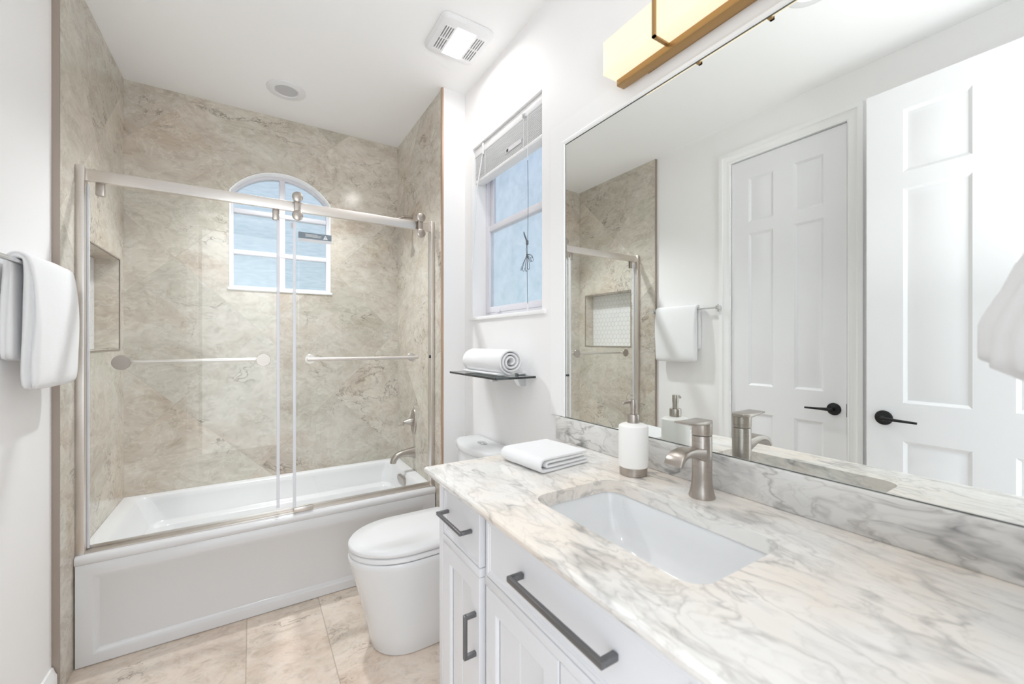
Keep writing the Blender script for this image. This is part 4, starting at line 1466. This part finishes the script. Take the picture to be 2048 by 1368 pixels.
# draped bath towel: thick folded slab swept over the bar
b = bmesh.new()
HY0, HY1 = 1.780, 2.128
cpath = [(-0.603, 1.241, 0.010), (-0.603, 1.262, 0.0135), (-0.603, 1.34, 0.0135), (-0.602, 1.43, 0.0125), (-0.600, 1.50, 0.0105)]
for k in range(1, 8):
    a = math.radians(180 - 22.5 * k)
    cpath.append((TBX + 0.021 * math.cos(a), TBZ + 0.004 + 0.018 * math.sin(a), 0.0105))
cpath += [(-0.556, 1.50, 0.0145), (-0.555, 1.43, 0.0185), (-0.554, 1.35, 0.0205), (-0.555, 1.27, 0.021), (-0.556, 1.205, 0.021), (-0.557, 1.172, 0.018), (-0.558, 1.153, 0.009)]
loops = []
npth = len(cpath)
for i, (x, z, hth) in enumerate(cpath):
    a = Vector(cpath[max(i - 1, 0)][:2]); c = Vector(cpath[min(i + 1, npth - 1)][:2])
    t = (c - a).normalized()
    nn = Vector((-t.y, t.x))
    if x > TBX and z < 1.5:
        groove = 1.0
    else:
        groove = 0.35
    lp = []
    nsy = 26
    sec = rr(0, 0, (HY1 - HY0) / 2, hth, hth * 0.98, 6)
    # resample with extra points along the long sides, and press a crease in the near end
    full = []
    m = len(sec)
    for k in range(m):
        p, q = sec[k], sec[(k + 1) % m]
        L_ = math.hypot(q[0] - p[0], q[1] - p[1])
        full.append(p)
        if L_ > 0.1:
            for j in range(1, nsy):
                full.append((p[0] + (q[0] - p[0]) * j / nsy, p[1] + (q[1] - p[1]) * j / nsy))
    for (sy, sn) in full:
        if sy < -(HY1 - HY0) / 2 + 0.035:
            f = (-(HY1 - HY0) / 2 + 0.035 - sy) / 0.035
            crease = math.exp(-((sn - hth * 0.25 * math.sin(i * 1.1)) / (hth * 0.22)) ** 2)
            sy = sy + groove * 0.028 * crease * f
        w = 0.0025 * math.sin(i * 0.9 + sy * 16) * (1 if x > TBX else 0.3)
        yy = (HY0 + HY1) / 2 + sy + w
        off = nn * sn
        lp.append((x + off.x, yy, z + off.y))
    loops.append(lp)
add_loft(b, loops)
wobble(b, 0.0028, 11, 3.0)
wobble(b, 0.0010, 45, 6.0)
for v in b.verts:
    v.co.x = max(v.co.x, XL + 0.003)
ht = obj('hanging_bath_towel', b, M['cloth'], smooth=80)
soften(ht)
tag(ht, 'thick white bath towel draped over the towel bar on the left wall', 'towel')
center(ht)

# towel ring with hand towel on the doorway wall at the right frame edge
tr = thing('towel_ring', (0.86, Y0, 1.62), 'towel ring holding the hand towel at the right picture edge', 'towel ring')
RX = 0.86
obj('ring', tube([(RX + 0.075 * math.cos(a), Y0 + 0.055, 1.60 + 0.075 * math.sin(a)) for a in [2 * PI * k / 32 for k in range(33)]], 0.005, n=8), M['chrome'], tr)
b = lathe([(0.0, 0.0), (0.025, 0.0), (0.025, 0.008), (0.010, 0.012), (0.010, 0.062), (0.0, 0.062)], (RX, Y0, 1.675), 'Y', 24)
obj('ring_mount', b, M['chrome'], tr)
loops = []
for k in range(0, 19):
    t = k / 18
    z = 1.545 - t * 0.285
    half = 0.048 + 0.034 * min(1, t * 1.6) ** 0.8
    dep = 0.030 + 0.050 * min(1, t * 1.3)
    if k == 0:
        half *= 0.7; dep *= 0.6
    if k == 18:
        half *= 0.95; dep *= 0.8
    lp = []
    for q in range(64):
        a = 2 * PI * q / 64
        f = 1 + 0.10 * math.sin(5 * a + 0.6) + 0.07 * math.sin(9 * a + 2 * t)
        lp.append((RX + half * f * math.cos(a), Y0 + 0.012 + dep + dep * f * 0.92 * math.sin(a), z + 0.012 * math.sin(2 * a) * t))
    loops.append(lp)
b = add_loft(bmesh.new(), loops)
wobble(b, 0.004, 20, 8.0)
hd = obj('hand_towel', b, M['cloth'], smooth=80)
tag(hd, 'blurred white hand towel bunched through a ring at the right picture edge', 'towel')
center(hd)

# ================================================================== TOILET
TCY = 1.835
tl = thing('toilet', (0.70, TCY, 0), 'white one-piece skirted toilet between tub and vanity, lid closed', 'toilet')


def dshape(xf, xm, xb, hwid, z, n=18, pw=1.0):
    """rounded front towards -x, straight back"""
    pts = []
    for k in range(n + 1):
        a = PI / 2 + PI * k / n
        c, s = math.cos(a), math.sin(a)
        pts.append((xm + (xm - xf) * (-abs(c) ** pw), TCY + hwid * math.copysign(abs(s) ** pw, s), z))
    pts.append((xb - 0.012, TCY - hwid * 0.98, z))
    pts.append((xb, TCY - hwid * 0.90, z))
    pts.append((xb, TCY + hwid * 0.90, z))
    pts.append((xb - 0.012, TCY + hwid * 0.98, z))
    return pts


XK = XR - 0.006
b = add_loft(bmesh.new(), [dshape(0.435, 0.60, XK - 0.02, 0.150, 0.0, pw=0.9), dshape(0.430, 0.60, XK - 0.02, 0.155, 0.008, pw=0.9), dshape(0.418, 0.60, XK - 0.02, 0.158, 0.08, pw=0.92),
                           dshape(0.385, 0.58, XK - 0.02, 0.168, 0.22, pw=0.95), dshape(0.355, 0.57, XK - 0.02, 0.180, 0.33), dshape(0.343, 0.57, XK - 0.02, 0.188, 0.375),
                           dshape(0.340, 0.57, XK - 0.02, 0.190, 0.392), dshape(0.345, 0.57, XK - 0.02, 0.186, 0.400), dshape(0.40, 0.57, XK - 0.05, 0.14, 0.401)])
obj('bowl', b, M['ceramic'], tl, smooth=60)
b = add_loft(bmesh.new(), [dshape(0.352, 0.57, 0.80, 0.180, 0.402), dshape(0.344, 0.57, 0.805, 0.187, 0.406), dshape(0.344, 0.57, 0.805, 0.187, 0.420), dshape(0.350, 0.57, 0.80, 0.182, 0.424)])
obj('seat', b, M['plastic'], tl, smooth=60)
b = add_loft(bmesh.new(), [dshape(0.353, 0.57, 0.82, 0.181, 0.4265), dshape(0.342, 0.57, 0.825, 0.189, 0.431), dshape(0.341, 0.57, 0.825, 0.190, 0.442), dshape(0.347, 0.57, 0.82, 0.185, 0.450), dshape(0.42, 0.58, 0.78, 0.13, 0.453)])
obj('lid', b, M['plastic'], tl, smooth=60)


def tank(dx, dy, z):
    pts = []
    n = 14
    for k in range(n + 1):
        s = 1 - 2 * k / n
        pts.append((0.925 - dx - 0.050 * (1 - s * s), TCY + (0.195 + dy) * s, z))
    pts += [(0.945, TCY - 0.203 - dy, z), (XK, TCY - 0.203 - dy, z), (XK, TCY + 0.203 + dy, z), (0.945, TCY + 0.203 + dy, z)]
    return pts


b = add_loft(bmesh.new(), [tank(-0.02, -0.02, 0.38), tank(-0.015, -0.015, 0.42), tank(-0.008, -0.008, 0.52), tank(-0.004, -0.004, 0.758)])
obj('tank', b, M['ceramic'], tl, smooth=50)
b = add_loft(bmesh.new(), [tank(0.0, 0.0, 0.759), tank(0.004, 0.003, 0.763), tank(0.004, 0.003, 0.782), tank(0.0, 0.0, 0.789), tank(-0.010, -0.010, 0.792)])
obj('tank_lid', b, M['ceramic'], tl, smooth=50)
b = bmesh.new()
pl = rr(0.975, TCY, 0.017, 0.034, 0.016, 8)
add_loft(b, [[(x, y, 0.7915) for x, y in pl], [(x, y, 0.797) for x, y in pl], [(0.975 + (x - 0.975) * 0.9, TCY + (y - TCY) * 0.94, 0.799) for x, y in pl]])
fb = obj('flush_button', b, M['chrome'], tl)
obj('button_split', box(0.958, 0.992, TCY - 0.007, TCY - 0.0055, 0.7988, 0.7994), M['dark'], fb, smooth=0)
